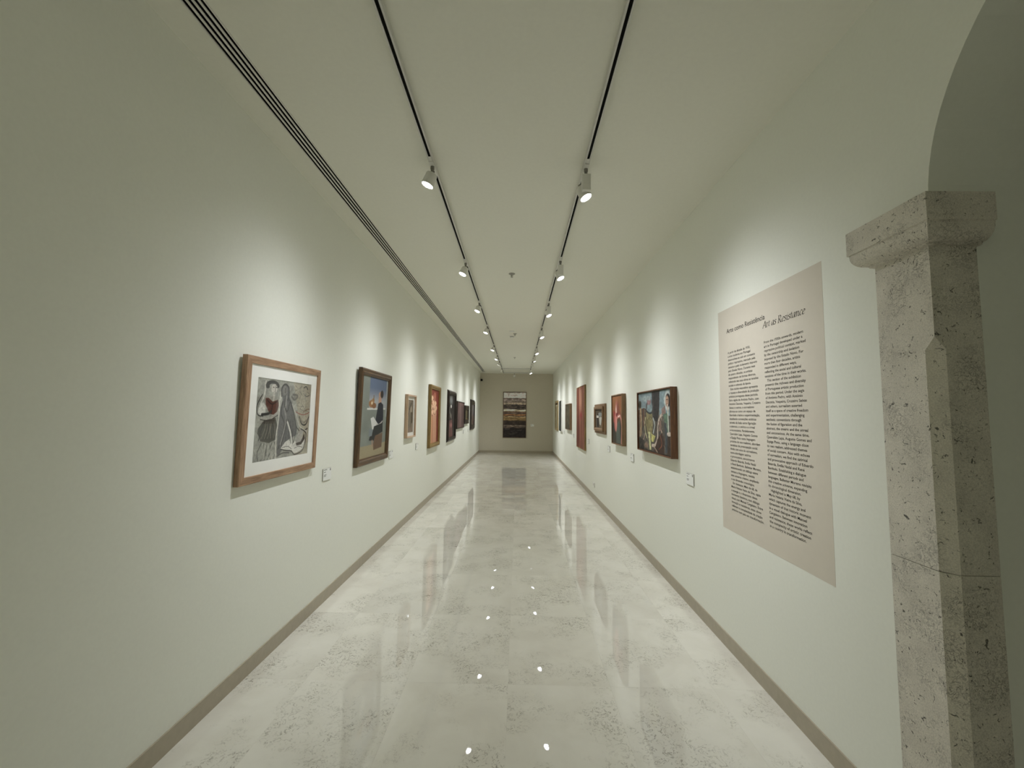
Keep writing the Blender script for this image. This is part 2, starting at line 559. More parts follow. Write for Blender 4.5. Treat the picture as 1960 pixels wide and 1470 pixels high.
# ------------------------------------------------------------------ ceiling fittings
vent = thing('linear_air_diffuser', 'long black slotted linear air diffuser set into the white ceiling', 'air vent', ((SX0 + SX1) / 2, (YB + SLOT_Y1) / 2, H))
Lh = (SLOT_Y1 - YB) / 2
wv = SX1 - SX0
MB().box((-wv / 2 + 0.001, -Lh, 0.062), (wv / 2 - 0.001, Lh, 0.066)).box((-wv / 2 + 0.001, -Lh, 0.0), (-wv / 2 + 0.003, Lh, 0.062)).box((wv / 2 - 0.003, -Lh, 0.0), (wv / 2 - 0.001, Lh, 0.062)).build('dark_plenum', 'black', vent)
edge = 0.008
for s in (-1, 1):
    MB().box((s * (wv / 2) - (edge if s > 0 else 0), -Lh, -0.003), (s * (wv / 2) + (edge if s < 0 else 0), Lh, 0.003)).build('edge_rail', 'white_metal', vent)
inner = wv - 2 * edge
bk = 0.0148
wb = (inner - 4 * bk) / 3
for k in range(3):
    x0 = -inner / 2 + bk + k * (bk + wb)
    MB().box((x0, -Lh, -0.001), (x0 + wb, Lh, 0.0025)).build('slat', 'white_metal', vent)

TXL, TXR = -0.61, 0.45
TZ = H - 0.034


def track(name, label, x0, y0, x1, y1):
    """surface mounted lighting track with an open black channel underneath"""
    length = math.hypot(x1 - x0, y1 - y0)
    t = thing(name, label, 'lighting track', ((x0 + x1) / 2, (y0 + y1) / 2, H), math.atan2(y1 - y0, x1 - x0) - math.pi / 2, 'ceiling lighting tracks')
    h_, w_, s_ = 0.034, 0.018, 0.0085
    mb = MB()
    mb.prism([(-w_, 0), (-w_, -h_), (-s_, -h_), (-s_, -0.008), (s_, -0.008), (s_, -h_), (w_, -h_), (w_, 0)], 1, -length / 2, length / 2)
    mb.build('track_body', 'alu', t)
    MB().box((-s_ + 0.0002, -length / 2 + 0.001, -0.03), (s_ - 0.0002, length / 2 - 0.001, -0.009)).build('channel', 'black', t)
    for s in (-1, 1):
        MB().box((-w_, s * length / 2 - (0.0 if s > 0 else 0.004), -h_), (w_, s * length / 2 + (0.004 if s > 0 else 0.0), 0)).build('end_cap', 'alu', t)
    return t


track('lighting_track', 'long white lighting track nearer the slotted air diffuser', TXL, -2.6, TXL, 16.8)
track('lighting_track', 'long white lighting track on the archway side of the ceiling', TXR, -2.6, TXR, 16.8)
track('lighting_track', 'short cross track just before the end wall carrying an unlit spot', TXL + 0.023, 16.77, TXR - 0.023, 16.77)
track('lighting_track', 'short empty cross track joining the two long lighting tracks', TXL + 0.023, 15.24, TXR - 0.023, 15.24)

ORD = ['first', 'second', 'third', 'fourth', 'fifth', 'sixth', 'seventh', 'eighth']


def spotlight(xt, ys, aim, label, box=False, lit=True, side=-1, power=1.0):
    """white track spot: adapter in the track, stem, (driver box,) cylindrical head with its glass"""
    t = thing('track_spotlight', label, 'spotlight', (xt, ys, TZ), 0, 'track spotlights')
    MB().box((-0.0085, -0.10, -0.003), (0.0085, 0.12, -0.0002)).box((-0.014, -0.055, -0.010), (0.014, 0.055, -0.003)).build('track_adapter', 'white_metal', t)
    MB().lathe([(0.011, -0.062), (0.011, -0.03), (0.014, -0.028), (0.014, -0.010)], 14).build('stem', 'fitting', t, smooth=True)
    if box:
        MB().box((-0.030, -0.032, -0.175), (0.030, 0.022, -0.060)).build('driver_box', 'white_metal', t, bevel=0.003)
        hp = Vector((-0.012 * side, 0.045, -0.150))
    else:
        hp = Vector((0.014 * side, -0.002, -0.098))
    pos = Vector((xt, ys, TZ)) + hp
    d = (Vector(aim) - pos).normalized()
    q = (-d).to_track_quat('Z', 'Y')
    hd = MB().lathe([(0.029, 0.040), (0.037, 0.035), (0.039, 0.027), (0.043, -0.040), (0.043, -0.049), (0.040, -0.049), (0.038, -0.043)], 32).build('head', 'white_metal', t, smooth=True)
    hd.location = hp
    hd.rotation_mode = 'QUATERNION'
    hd.rotation_quaternion = q
    ln = MB().lathe([(0.0378, -0.0462), (0.0378, -0.0442)], 32).build('front_glass', 'lens' if lit else 'lens_off', hd)
    MB().lathe([(0.011, 0.036), (0.011, 0.060), (0.008, 0.063)], 12).build('swivel_joint', 'fitting', hd, smooth=True)
    if lit:
        ld = bpy.data.lights.new('spot_beam', 'SPOT')
        ld.energy = SPOT_W * power
        ld.color = LIGHT_RGB
        ld.spot_size = math.radians(SPOT_DEG)
        ld.spot_blend = SPOT_BLEND
        # photometric curve of the reflector: intensity falls off smoothly as a power of the cosine
        ld.use_nodes = True
        lt = ld.node_tree
        em = lt.nodes['Emission']
        tc = lt.nodes.new('ShaderNodeTexCoord')
        sx = lt.nodes.new('ShaderNodeSeparateXYZ')
        ab = lt.nodes.new('ShaderNodeMath'); ab.operation = 'ABSOLUTE'
        pw = lt.nodes.new('ShaderNodeMath'); pw.operation = 'POWER'; pw.inputs[1].default_value = SPOT_COS
        lt.links.new(tc.outputs['Normal'], sx.inputs[0])
        lt.links.new(sx.outputs['Z'], ab.inputs[0])
        lt.links.new(ab.outputs[0], pw.inputs[0])
        lt.links.new(pw.outputs[0], em.inputs['Strength'])
        ld.shadow_soft_size = 0.014
        lo = bpy.data.objects.new('spot_beam', ld)
        COL.objects.link(lo)
        lo.parent = hd
        lo.location = (0, 0, -0.066)
    return t


LY = [2.70, 4.50, 6.15, 7.80, 9.95, 11.62, 12.88, 14.88]
RY = [2.72, 4.42, 6.14, 7.92, 10.06, 11.50, 12.86, 14.88]
LDY = [0.0, -0.45, -0.5, -0.5, -0.5, -0.5, 0.15, 0.7]
RDY = [-0.25, -0.45, -0.5, -0.5, -0.5, 0.1, 0.7, -0.4]
DIM = [0.86, 0.88, 0.95, 1.0, 1.1, 1.15, 1.25, 1.35]      # the far ones are turned up a little
for k in range(8):
    spotlight(TXL, LY[k], (XL, LY[k] + LDY[k], AIM_Z), 'white cylinder spotlight on the track nearer the air diffuser, %s from the archway' % ORD[k], False, True, -1, DIM[k])
for k in range(8):
    spotlight(TXR, RY[k], (XR, RY[k] + RDY[k], AIM_Z + 0.25), 'white boxed spotlight on the archway side track, %s from the archway' % ORD[k], True, True, 1, DIM[k] * (1.22 if k == 0 else 1.0))
for s_, xt_, xw_, bx_ in ((-1, TXL, XL, False), (1, TXR, XR, True)):  # two added fill spots, unseen behind the camera, brightening the arch jamb by bounce
    spotlight(xt_, -2.1, (xw_, -2.1, AIM_Z), 'added unseen white fill spotlight behind the archway end on the track %s' % ('nearer the air diffuser' if s_ < 0 else 'on the archway side'), bx_, True, s_, 0.95)
spotlight(-0.165, 16.77, (-0.14, D, 1.5), 'unlit white spotlight on the cross track facing the end wall', False, False, 0)


def sprinkler(x, y, label):
    t = thing('fire_sprinkler', label, 'sprinkler', (x, y, H), 0, 'ceiling fire sprinklers')
    MB().lathe([(0.040, 0.0), (0.040, -0.004), (0.026, -0.012), (0.014, -0.014)], 20).build('escutcheon', 'brass', t, smooth=True)
    MB().lathe([(0.007, -0.014), (0.007, -0.040)], 10).box((-0.015, -0.002, -0.045), (-0.012, 0.002, -0.02)).box((0.012, -0.002, -0.045), (0.015, 0.002, -0.02)).box((-0.015, -0.002, -0.022), (0.015, 0.002, -0.018)).build('sprinkler_body', 'brass', t)
    MB().lathe([(0.014, -0.047), (0.014, -0.0445)], 16).build('deflector', 'brass', t)
    return t


sprinkler(-0.095, 4.96, 'metal fire sprinkler on the ceiling nearer the archway')
sprinkler(-0.085, 8.72, 'metal fire sprinkler right beside the round smoke detector')
sprinkler(-0.12, 12.34, 'metal fire sprinkler nearer the dark taupe end wall')
sm = thing('smoke_detector', 'white round smoke detector on the ceiling', 'smoke detector', (-0.152, 8.98, H))
MB().lathe([(0.062, 0.0), (0.062, -0.008), (0.055, -0.012)], 28).build('detector_base', 'plastic', sm, smooth=True)
MB().lathe([(0.044, -0.012), (0.044, -0.030), (0.030, -0.046)], 28).build('detector_head', 'plastic', sm, smooth=True)
MB().lathe([(0.0448, -0.020), (0.0448, -0.026)], 28).build('vent_ring', 'dark_grey', sm)
tag(MB().lathe([(0.055, 0.0), (0.055, -0.006), (0.048, -0.009), (0.02, -0.010)], 28, ).build('ceiling_cover_plate', 'plastic', None, smooth=True), 'flat white round cover plate on the ceiling', 'cover plate').location = (-0.147, 8.46, H)

cc = thing('security_camera', 'small black dome security camera high in the end wall corner', 'camera', (-1.545, D, 3.03))
MB().box((-0.030, -0.012, -0.03), (0.030, 0.0, 0.03)).build('mount_plate', 'dark_grey', cc, bevel=0.003)
MB().box((-0.010, -0.045, -0.010), (0.010, -0.012, 0.010)).build('bracket', 'dark_grey', cc)
MB().lathe([(0.006, 0.048), (0.028, 0.042), (0.044, 0.024), (0.048, 0.0), (0.042, -0.024), (0.026, -0.040), (0.006, -0.046)], 20, 0, -0.088, 0).build('camera_dome', 'black', cc, smooth=True)

# ------------------------------------------------------------------ painting toolkit: an artwork is a fine grid with its own colours


GREY = 0.16


class Art:
    def __init__(self, w, h, res, base, seed=1, white=222.0):
        self.asp = w / h
        self.ny = 2 * res
        self.nx = 2 * max(8, int(res * self.asp))
        self.rng = np.random.RandomState(seed)
        v, u = np.mgrid[0:self.ny, 0:self.nx]
        self.u = u / (self.nx - 1)
        self.v = v / (self.ny - 1)
        self.img = np.ones((self.ny, self.nx, 3)) * np.array(base, float)
        self.white = white

    def noise(self, sx, sy):
        g = self.rng.rand(sy + 2, sx + 2)
        x = self.u * sx; y = self.v * sy
        xi = x.astype(int); yi = y.astype(int)
        fx = x - xi; fy = y - yi
        fx = fx * fx * (3 - 2 * fx); fy = fy * fy * (3 - 2 * fy)
        return (g[yi, xi] * (1 - fx) + g[yi, xi + 1] * fx) * (1 - fy) + (g[yi + 1, xi] * (1 - fx) + g[yi + 1, xi + 1] * fx) * fy

    def blend(self, m, col, a=1.0):
        m = np.clip(m, 0, 1)[..., None] * a
        self.img = self.img * (1 - m) + np.array(col, float) * m
        return self

    def mott(self, sx, sy, amp):
        self.img = self.img * (1 + amp * (self.noise(sx, sy) - 0.5) * 2)[..., None]
        return self

    def inside(self, pts):
        r = np.zeros(self.u.shape, bool)
        n = len(pts)
        for i in range(n):
            x0, y0 = pts[i]; x1, y1 = pts[(i + 1) % n]
            if y0 == y1:
                continue
            c = (self.v < y0) != (self.v < y1)
            xx = x0 + (self.v - y0) * (x1 - x0) / (y1 - y0)
            r ^= c & (self.u < xx)
        return r.astype(float)

    def poly(self, pts, col, a=1.0):
        return self.blend(self.inside(pts), col, a)

    def ell(self, cx, cy, rx, ry, col, a=1.0, soft=0.12):
        d = np.sqrt(((self.u - cx) / rx) ** 2 + ((self.v - cy) / ry) ** 2)
        return self.blend((1 + soft - d) / (2 * soft), col, a)

    def line(self, pts, wd, col, a=1.0):
        best = np.full(self.u.shape, 9.0)
        X = self.u * self.asp; Y = self.v
        P = curve(pts)
        for (x0, y0), (x1, y1) in zip(P[:-1], P[1:]):
            x0 *= self.asp; x1 *= self.asp
            dx, dy = x1 - x0, y1 - y0
            t = np.clip(((X - x0) * dx + (Y - y0) * dy) / (dx * dx + dy * dy + 1e-9), 0, 1)
            best = np.minimum(best, np.hypot(X - x0 - t * dx, Y - y0 - t * dy))
        return self.blend((wd - best) / (0.6 * wd) + 0.5, col, a)

    def band(self, v0, v1, col, a=1.0, soft=0.01, wob=0.0, sx=6):
        off = wob * (self.noise(sx, 1) - 0.5) * 2
        vv = self.v + off
        return self.blend(np.clip((vv - v0) / soft + 0.5, 0, 1) * np.clip((v1 - vv) / soft + 0.5, 0, 1), col, a)

    def col_band(self, u0, u1, col, a=1.0, soft=0.05, wob=0.0, sy=6):
        off = wob * (self.noise(1, sy) - 0.5) * 2
        q = self.u + off
        return self.blend(np.clip((q - u0) / soft + 0.5, 0, 1) * np.clip((u1 - q) / soft + 0.5, 0, 1), col, a)

    def mesh(self, w, h, y):
        ny, nx = self.ny // 2, self.nx // 2
        self.img = self.img.reshape(ny, 2, nx, 2, 3).mean((1, 3))
        v, u = np.mgrid[0:ny, 0:nx]
        X = -w / 2 + u / (nx - 1) * w
        Z = h / 2 - v / (ny - 1) * h
        co = np.stack([X, np.full_like(X, y), Z], -1).reshape(-1, 3)
        idx = np.arange(ny * nx).reshape(ny, nx)
        q = np.stack([idx[1:, :-1], idx[1:, 1:], idx[:-1, 1:], idx[:-1, :-1]], -1).reshape(-1, 4)
        me = bpy.data.meshes.new('picture')
        me.vertices.add(len(co)); me.vertices.foreach_set('co', co.astype(np.float32).ravel())
        me.loops.add(q.size); me.loops.foreach_set('vertex_index', q.astype(np.int32).ravel())
        me.polygons.add(len(q)); me.polygons.foreach_set('loop_start', np.arange(0, q.size, 4, dtype=np.int32))
        me.update(calc_edges=True)
        a = me.color_attributes.new('paint', 'FLOAT_COLOR', 'POINT')
        g = self.img @ np.array([0.3, 0.59, 0.11])
        self.img = self.img * (1 - GREY) + g[..., None] * GREY
        lin = np.clip(s2l(np.clip(self.img, 0, 255)) / s2l([self.white] * 3) * 0.82, 0.003, 0.9).reshape(-1, 3)
        rg = np.concatenate([lin, np.ones((len(lin), 1))], 1).astype(np.float32)
        a.data.foreach_set('color', rg.ravel())
        me.materials.append(M['paint'])
        return me


def curve(pts, n=6):
    """Catmull-Rom through the points"""
    if len(pts) < 3:
        return list(pts)
    P = [pts[0]] + list(pts) + [pts[-1]]
    out = []
    for i in range(1, len(P) - 2):
        p0, p1, p2, p3 = [np.array(p, float) for p in P[i - 1:i + 3]]
        for k in range(n):
            t = k / n
            out.append(tuple(0.5 * (2 * p1 + (p2 - p0) * t + (2 * p0 - 5 * p1 + 4 * p2 - p3) * t * t + (3 * p1 - p0 - 3 * p2 + p3) * t ** 3)))
    out.append(tuple(pts[-1]))
    return out


def art_two_women(w, h):
    a = Art(w, h, 300, (146, 146, 135), 3)
    a.mott(7, 9, 0.12).mott(25, 30, 0.08)
    a.poly([(0.62, 0), (1, 0), (1, 1), (0.72, 1), (0.80, 0.6)], (164, 154, 130), 0.7)
    a.mott(10, 10, 0.06)
    DK, MD, LT = (48, 47, 44), (92, 90, 84), (192, 190, 178)
    rng = random.Random(5)

    def folds(p, q, n, spread, wd, c, al=0.85):
        for k in range(n):
            t = (k + 0.5) / n
            x0 = p[0] + (p[2] - p[0]) * t; x1 = q[0] + (q[2] - q[0]) * t
            a.line([(x0, p[1]), ((x0 + x1) / 2 + rng.uniform(-spread, spread), (p[1] + q[1]) / 2), (x1, q[1])], wd, c, al)

    # sketched figures on the right
    for k in range(14):
        x, y = rng.uniform(0.62, 0.92), rng.uniform(0.04, 0.36)
        a.line([(x, y), (x + rng.uniform(-0.06, 0.08), y + 0.05), (x + rng.uniform(-0.02, 0.1), y + rng.uniform(0.06, 0.12))], 0.0035, MD, 0.7)
    a.ell(0.88, 0.09, 0.045, 0.05, (150, 142, 124)); a.line([(0.84, 0.06), (0.89, 0.04), (0.93, 0.08)], 0.008, DK)
    a.line([(0.84, 0.14), (0.9, 0.18), (0.97, 0.16)], 0.006, MD)
    a.line([(0.60, 0.2), (0.66, 0.24), (0.72, 0.18), (0.62, 0.17)], 0.014, MD, 0.8)
    a.line([(0.70, 0.40), (0.78, 0.43), (0.88, 0.44), (0.99, 0.41)], 0.005, (140, 62, 50))
    a.line([(0.86, 0.40), (0.93, 0.37), (0.99, 0.36)], 0.01, (120, 100, 80), 0.8)
    a.line([(0.78, 0.47), (0.84, 0.57), (0.93, 0.58), (0.99, 0.47)], 0.010, DK)
    a.line([(0.80, 0.50), (0.87, 0.55), (0.96, 0.52)], 0.014, (120, 112, 98), 0.8)
    a.line([(0.83, 0.65), (0.9, 0.665), (0.97, 0.64)], 0.010, DK, 0.9)
    a.line([(0.62, 0.3), (0.72, 0.45), (0.80, 0.60), (0.96, 0.68)], 0.007, LT, 0.9)
    # left figure
    a.line([(0.13, 0.04), (0.12, 0.2), (0.07, 0.32), (0.04, 0.42)], 0.012, LT)
    a.ell(0.10, 0.38, 0.055, 0.085, (194, 193, 183))
    a.line([(0.09, 0.2), (0.02, 0.33), (0.04, 0.44), (0.12, 0.46)], 0.007, DK)
    for k in range(12):
        t = k / 11 * 3.4 - 0.3
        a.ell(0.245 - 0.085 * math.cos(t), 0.085 - 0.05 * math.sin(t), 0.03, 0.022, DK, 0.95)
    a.ell(0.275, 0.115, 0.05, 0.058, (192, 187, 175))
    a.line([(0.30, 0.07), (0.29, 0.14), (0.30, 0.17)], 0.005, MD); a.line([(0.25, 0.10), (0.27, 0.1)], 0.005, DK); a.line([(0.30, 0.10), (0.32, 0.1)], 0.005, DK)
    a.line([(0.27, 0.17), (0.275, 0.25)], 0.018, (176, 172, 160))
    a.poly([(0.14, 0.24), (0.19, 0.235), (0.26, 0.28), (0.35, 0.25), (0.37, 0.33), (0.33, 0.45), (0.22, 0.43), (0.15, 0.32)], (88, 47, 38))
    a.line([(0.17, 0.26), (0.25, 0.31), (0.34, 0.27)], 0.007, (36, 24, 22)); a.line([(0.26, 0.31), (0.25, 0.43)], 0.006, (40, 24, 22))
    a.line([(0.10, 0.44), (0.2, 0.43), (0.24, 0.40)], 0.016, DK)
    a.line([(0.10, 0.48), (0.22, 0.49), (0.35, 0.42)], 0.016, (160, 156, 146)); a.line([(0.08, 0.5), (0.22, 0.51), (0.36, 0.45)], 0.005, DK)
    a.poly([(0.14, 0.51), (0.33, 0.48), (0.38, 0.62), (0.37, 0.75), (0.24, 0.79), (0.11, 0.76), (0.05, 0.66), (0.06, 0.6)], (72, 70, 62))
    folds((0.15, 0.51, 0.33), (0.06, 0.75, 0.36), 9, 0.02, 0.007, DK, 0.8)
    folds((0.16, 0.53, 0.32), (0.09, 0.73, 0.34), 5, 0.02, 0.006, (126, 120, 104), 0.8)
    folds((0.1, 0.79, 0.36), (0.06, 0.99, 0.36), 6, 0.04, 0.006, DK, 0.7)
    folds((0.12, 0.80, 0.34), (0.1, 0.97, 0.32), 4, 0.04, 0.010, (176, 174, 162), 0.7)
    # veiled figure
    a.line([(0.40, 0.14), (0.38, 0.3), (0.385, 0.5), (0.36, 0.7), (0.37, 0.99)], 0.012, LT)
    a.poly([(0.40, 0.12), (0.43, 0.06), (0.48, 0.045), (0.53, 0.08), (0.55, 0.2), (0.61, 0.28), (0.68, 0.44), (0.75, 0.64), (0.74, 0.72), (0.62, 0.76), (0.52, 0.84), (0.42, 0.98), (0.39, 0.94), (0.38, 0.62), (0.40, 0.36), (0.43, 0.25)], (98, 98, 97))
    a.ell(0.465, 0.13, 0.045, 0.065, (116, 114, 110)); a.line([(0.47, 0.1), (0.475, 0.16)], 0.005, DK)
    a.line([(0.41, 0.2), (0.405, 0.1), (0.46, 0.045), (0.53, 0.08), (0.545, 0.19), (0.53, 0.25)], 0.011, (56, 56, 55))
    a.line([(0.48, 0.19), (0.475, 0.32), (0.53, 0.40), (0.57, 0.28)], 0.006, DK); a.line([(0.5, 0.2), (0.5, 0.34)], 0.016, (134, 132, 127))
    a.line([(0.44, 0.27), (0.42, 0.42), (0.49, 0.56), (0.46, 0.72), (0.41, 0.88)], 0.007, DK)
    a.line([(0.47, 0.36), (0.52, 0.50), (0.49, 0.66), (0.44, 0.82)], 0.014, (136, 134, 129)); a.line([(0.53, 0.5), (0.51, 0.66), (0.46, 0.84)], 0.006, DK)
    a.line([(0.56, 0.24), (0.66, 0.42), (0.73, 0.6), (0.82, 0.68)], 0.006, DK)
    folds((0.55, 0.5, 0.72), (0.52, 0.82, 0.72), 4, 0.03, 0.006, (62, 62, 61), 0.8)
    # white drapery
    a.poly([(0.45, 0.88), (0.53, 0.80), (0.60, 0.77), (0.66, 0.86), (0.72, 0.80), (0.82, 0.82), (0.90, 0.72), (0.93, 0.82), (0.90, 0.92), (0.80, 0.96), (0.72, 0.97), (0.66, 0.92), (0.54, 0.90)], (204, 202, 192))
    a.line([(0.55, 0.54), (0.61, 0.66), (0.65, 0.78), (0.66, 0.9)], 0.015, (206, 204, 194)); a.line([(0.57, 0.52), (0.64, 0.66), (0.69, 0.82)], 0.005, DK)
    a.poly([(0.72, 0.80), (0.82, 0.64), (0.89, 0.66), (0.84, 0.82), (0.78, 0.84)], (156, 152, 143))
    a.poly([(0.74, 0.83), (0.84, 0.82), (0.91, 0.70), (0.93, 0.78), (0.86, 0.86), (0.76, 0.87)], (70, 60, 55))
    a.line([(0.83, 0.64), (0.9, 0.67), (0.95, 0.72), (0.94, 0.84)], 0.008, DK)
    a.line([(0.45, 0.885), (0.54, 0.91), (0.66, 0.93), (0.73, 0.985), (0.88, 0.95), (0.94, 0.84)], 0.006, DK)
    a.line([(0.48, 0.87), (0.58, 0.86), (0.66, 0.9)], 0.004, MD); a.line([(0.72, 0.9), (0.80, 0.88), (0.88, 0.9)], 0.004, MD)
    a.line([(0.40, 0.97), (0.50, 0.94), (0.62, 0.95)], 0.008, (86, 86, 82))
    a.mott(60, 60, 0.07)
    return a


def art_seated(w, h):
    a = Art(w, h, 170, (118, 124, 114), 5)
    a.mott(5, 8, 0.06)
    a.blend(((a.u > 0.28) & (a.u < 0.93) & (a.v < 0.4)).astype(float), (146, 148, 148))
    a.blend(((a.u > 0.28) & (a.u < 0.93)).astype(float) * np.clip((0.30 - a.v) / 0.16, 0, 1), (86, 100, 124))
    a.poly([(0.22, 0.395), (0.92, 0.385), (0.92, 0.405), (0.22, 0.415)], (188, 188, 178))
    a.poly([(0.93, 0), (1, 0), (1, 0.5), (0.93, 0.5)], (142, 146, 142))
    for cx, cy, rx, ry, c in ((0.36, 0.34, 0.09, 0.045, (142, 98, 58)), (0.46, 0.36, 0.08, 0.035, (120, 78, 46)), (0.42, 0.30, 0.05, 0.03, (150, 108, 66)), (0.38, 0.33, 0.03, 0.02, (196, 176, 140))):
        a.ell(cx, cy, rx, ry, c)
    a.line([(0.44, 0.24), (0.44, 0.29)], 0.012, (110, 84, 56))
    a.poly([(0.62, 0.25), (0.74, 0.24), (0.74, 0.34), (0.63, 0.34)], (168, 128, 104))
    a.ell(0.69, 0.215, 0.07, 0.04, (166, 128, 104))
    a.ell(0.75, 0.205, 0.06, 0.05, (46, 36, 32))
    a.poly([(0.62, 0.33), (0.72, 0.31), (0.82, 0.34), (0.85, 0.5), (0.84, 0.58), (0.62, 0.6), (0.54, 0.56)], (34, 36, 44))
    a.poly([(0.36, 0.52), (0.46, 0.5), (0.56, 0.55), (0.66, 0.6), (0.56, 0.66), (0.44, 0.66)], (188, 188, 182))
    a.line([(0.58, 0.6), (0.7, 0.6), (0.82, 0.56)], 0.01, (170, 166, 158))
    a.poly([(0.5, 0.62), (0.84, 0.58), (0.85, 0.7), (0.6, 0.74), (0.52, 0.8), (0.34, 0.79), (0.36, 0.75), (0.44, 0.72)], (44, 46, 44))
    a.poly([(0.34, 0.64), (0.46, 0.66), (0.44, 0.74), (0.32, 0.74)], (112, 120, 122))
    a.poly([(0, 0.85), (1, 0.84), (1, 1), (0, 1)], (150, 138, 106))
    a.poly([(0.56, 0.74), (0.85, 0.71), (0.84, 0.9), (0.52, 0.92), (0.5, 0.84)], (108, 84, 64))
    for k in range(5):
        a.line([(0.58 + 0.055 * k, 0.75), (0.56 + 0.055 * k, 0.9)], 0.006, (72, 54, 42), 0.7)
    a.line([(0.46, 0.8), (0.47, 0.86)], 0.016, (164, 126, 104))
    return a


def art_study(w, h):
    a = Art(w, h, 90, (126, 112, 94), 8)
    a.mott(4, 6, 0.12)
    a.line([(0.1, 0.05), (0.3, 0.3), (0.6, 0.1)], 0.02, (74, 66, 54))
    a.line([(0.15, 0.5), (0.4, 0.3), (0.8, 0.05)], 0.015, (70, 62, 50))
    a.line([(0.75, 0.05), (0.9, 0.3)], 0.015, (80, 70, 58))
    a.ell(0.65, 0.3, 0.15, 0.1, (160, 144, 124))
    a.poly([(0.6, 0.38), (0.9, 0.38), (0.88, 0.7), (0.64, 0.74)], (74, 62, 42))
    a.line([(0.62, 0.74), (0.6, 0.9)], 0.02, (86, 72, 54))
    a.band(0.86, 1.0, (150, 124, 108), 0.7, 0.08)
    return a


def art_mothers(w, h):
    a = Art(w, h, 130, (140, 60, 44), 9)
    a.mott(6, 10, 0.15)
    a.col_band(-1, 0.16, (150, 96, 40), 0.8, 0.1)
    for x0, x1, v0, c in ((0.08, 0.36, 0.30, (206, 146, 104)), (0.32, 0.56, 0.38, (218, 168, 130)), (0.50, 0.80, 0.34, (208, 150, 116)), (0.30, 0.42, 0.1, (196, 134, 100)), (0.46, 0.60, 0.06, (206, 150, 120))):
        a.poly([(x0 + 0.04, v0), (x1 - 0.04, v0), (x1, 1.0), (x0, 1.0)], c)
    a.poly([(0.82, 0.1), (1, 0.1), (1, 1), (0.84, 1)], (132, 48, 36))
    for cx, cy in ((0.24, 0.18), (0.36, 0.26), (0.62, 0.27), (0.20, 0.34), (0.46, 0.33), (0.70, 0.36), (0.28, 0.44), (0.56, 0.42)):
        a.ell(cx, cy, 0.13, 0.055, (226, 178, 140))
        a.line([(cx - 0.12, cy + 0.01), (cx, cy + 0.055), (cx + 0.12, cy + 0.01)], 0.008, (112, 56, 34), 0.9)
    for x in (0.16, 0.3, 0.45, 0.58, 0.72):
        a.line([(x, 0.5), (x - 0.02, 0.75), (x + 0.01, 1.0)], 0.009, (140, 78, 50), 0.9)
    a.line([(0.08, 0.3), (0.06, 0.6), (0.12, 1.0)], 0.012, (110, 56, 30))
    return a


def art_nocturne(w, h):
    a = Art(w, h, 100, (40, 34, 31), 11)
    a.mott(5, 9, 0.25)
    a.ell(0.42, 0.14, 0.26, 0.10, (112, 116, 112), 0.9, 0.5)
    a.ell(0.42, 0.28, 0.10, 0.04, (186, 182, 172))
    a.line([(0.2, 0.3), (0.24, 0.42), (0.5, 0.56)], 0.014, (156, 150, 136))
    a.ell(0.4, 0.5, 0.14, 0.05, (118, 110, 98), 0.8, 0.4)
    a.poly([(0.1, 0.62), (0.6, 0.58), (0.72, 1.0), (0.02, 1.0)], (118, 76, 70), 0.85)
    a.ell(0.45, 0.72, 0.16, 0.05, (160, 104, 100), 0.8, 0.4)
    a.line([(0.3, 0.6), (0.4, 0.8), (0.35, 1.0)], 0.01, (66, 40, 36))
    return a


def art_haze(w, h):
    a = Art(w, h, 80, (94, 70, 66), 13)
    a.mott(5, 4, 0.15)
    a.col_band(0.3, 0.62, (128, 102, 96), 0.55, 0.3, 0.08)
    a.line([(0.35, 0.1), (0.42, 0.4), (0.5, 0.6), (0.55, 0.95)], 0.03, (144, 120, 112), 0.7)
    a.line([(0.6, 0.15), (0.55, 0.45), (0.62, 0.9)], 0.02, (70, 48, 48), 0.8)
    return a


def art_olive(w, h):
    a = Art(w, h, 60, (70, 62, 42), 15)
    a.mott(4, 8, 0.3)
    a.col_band(0.35, 0.6, (128, 116, 78), 0.7, 0.15, 0.1)
    a.band(0.85, 1.0, (120, 100, 54), 0.6)
    return a


def art_grey(w, h):
    a = Art(w, h, 80, (104, 98, 98), 17)
    a.mott(4, 9, 0.2)
    a.col_band(0.4, 0.8, (142, 134, 132), 0.7, 0.2, 0.1)
    a.band(0.55, 1.0, (104, 80, 66), 0.7, 0.2)
    return a


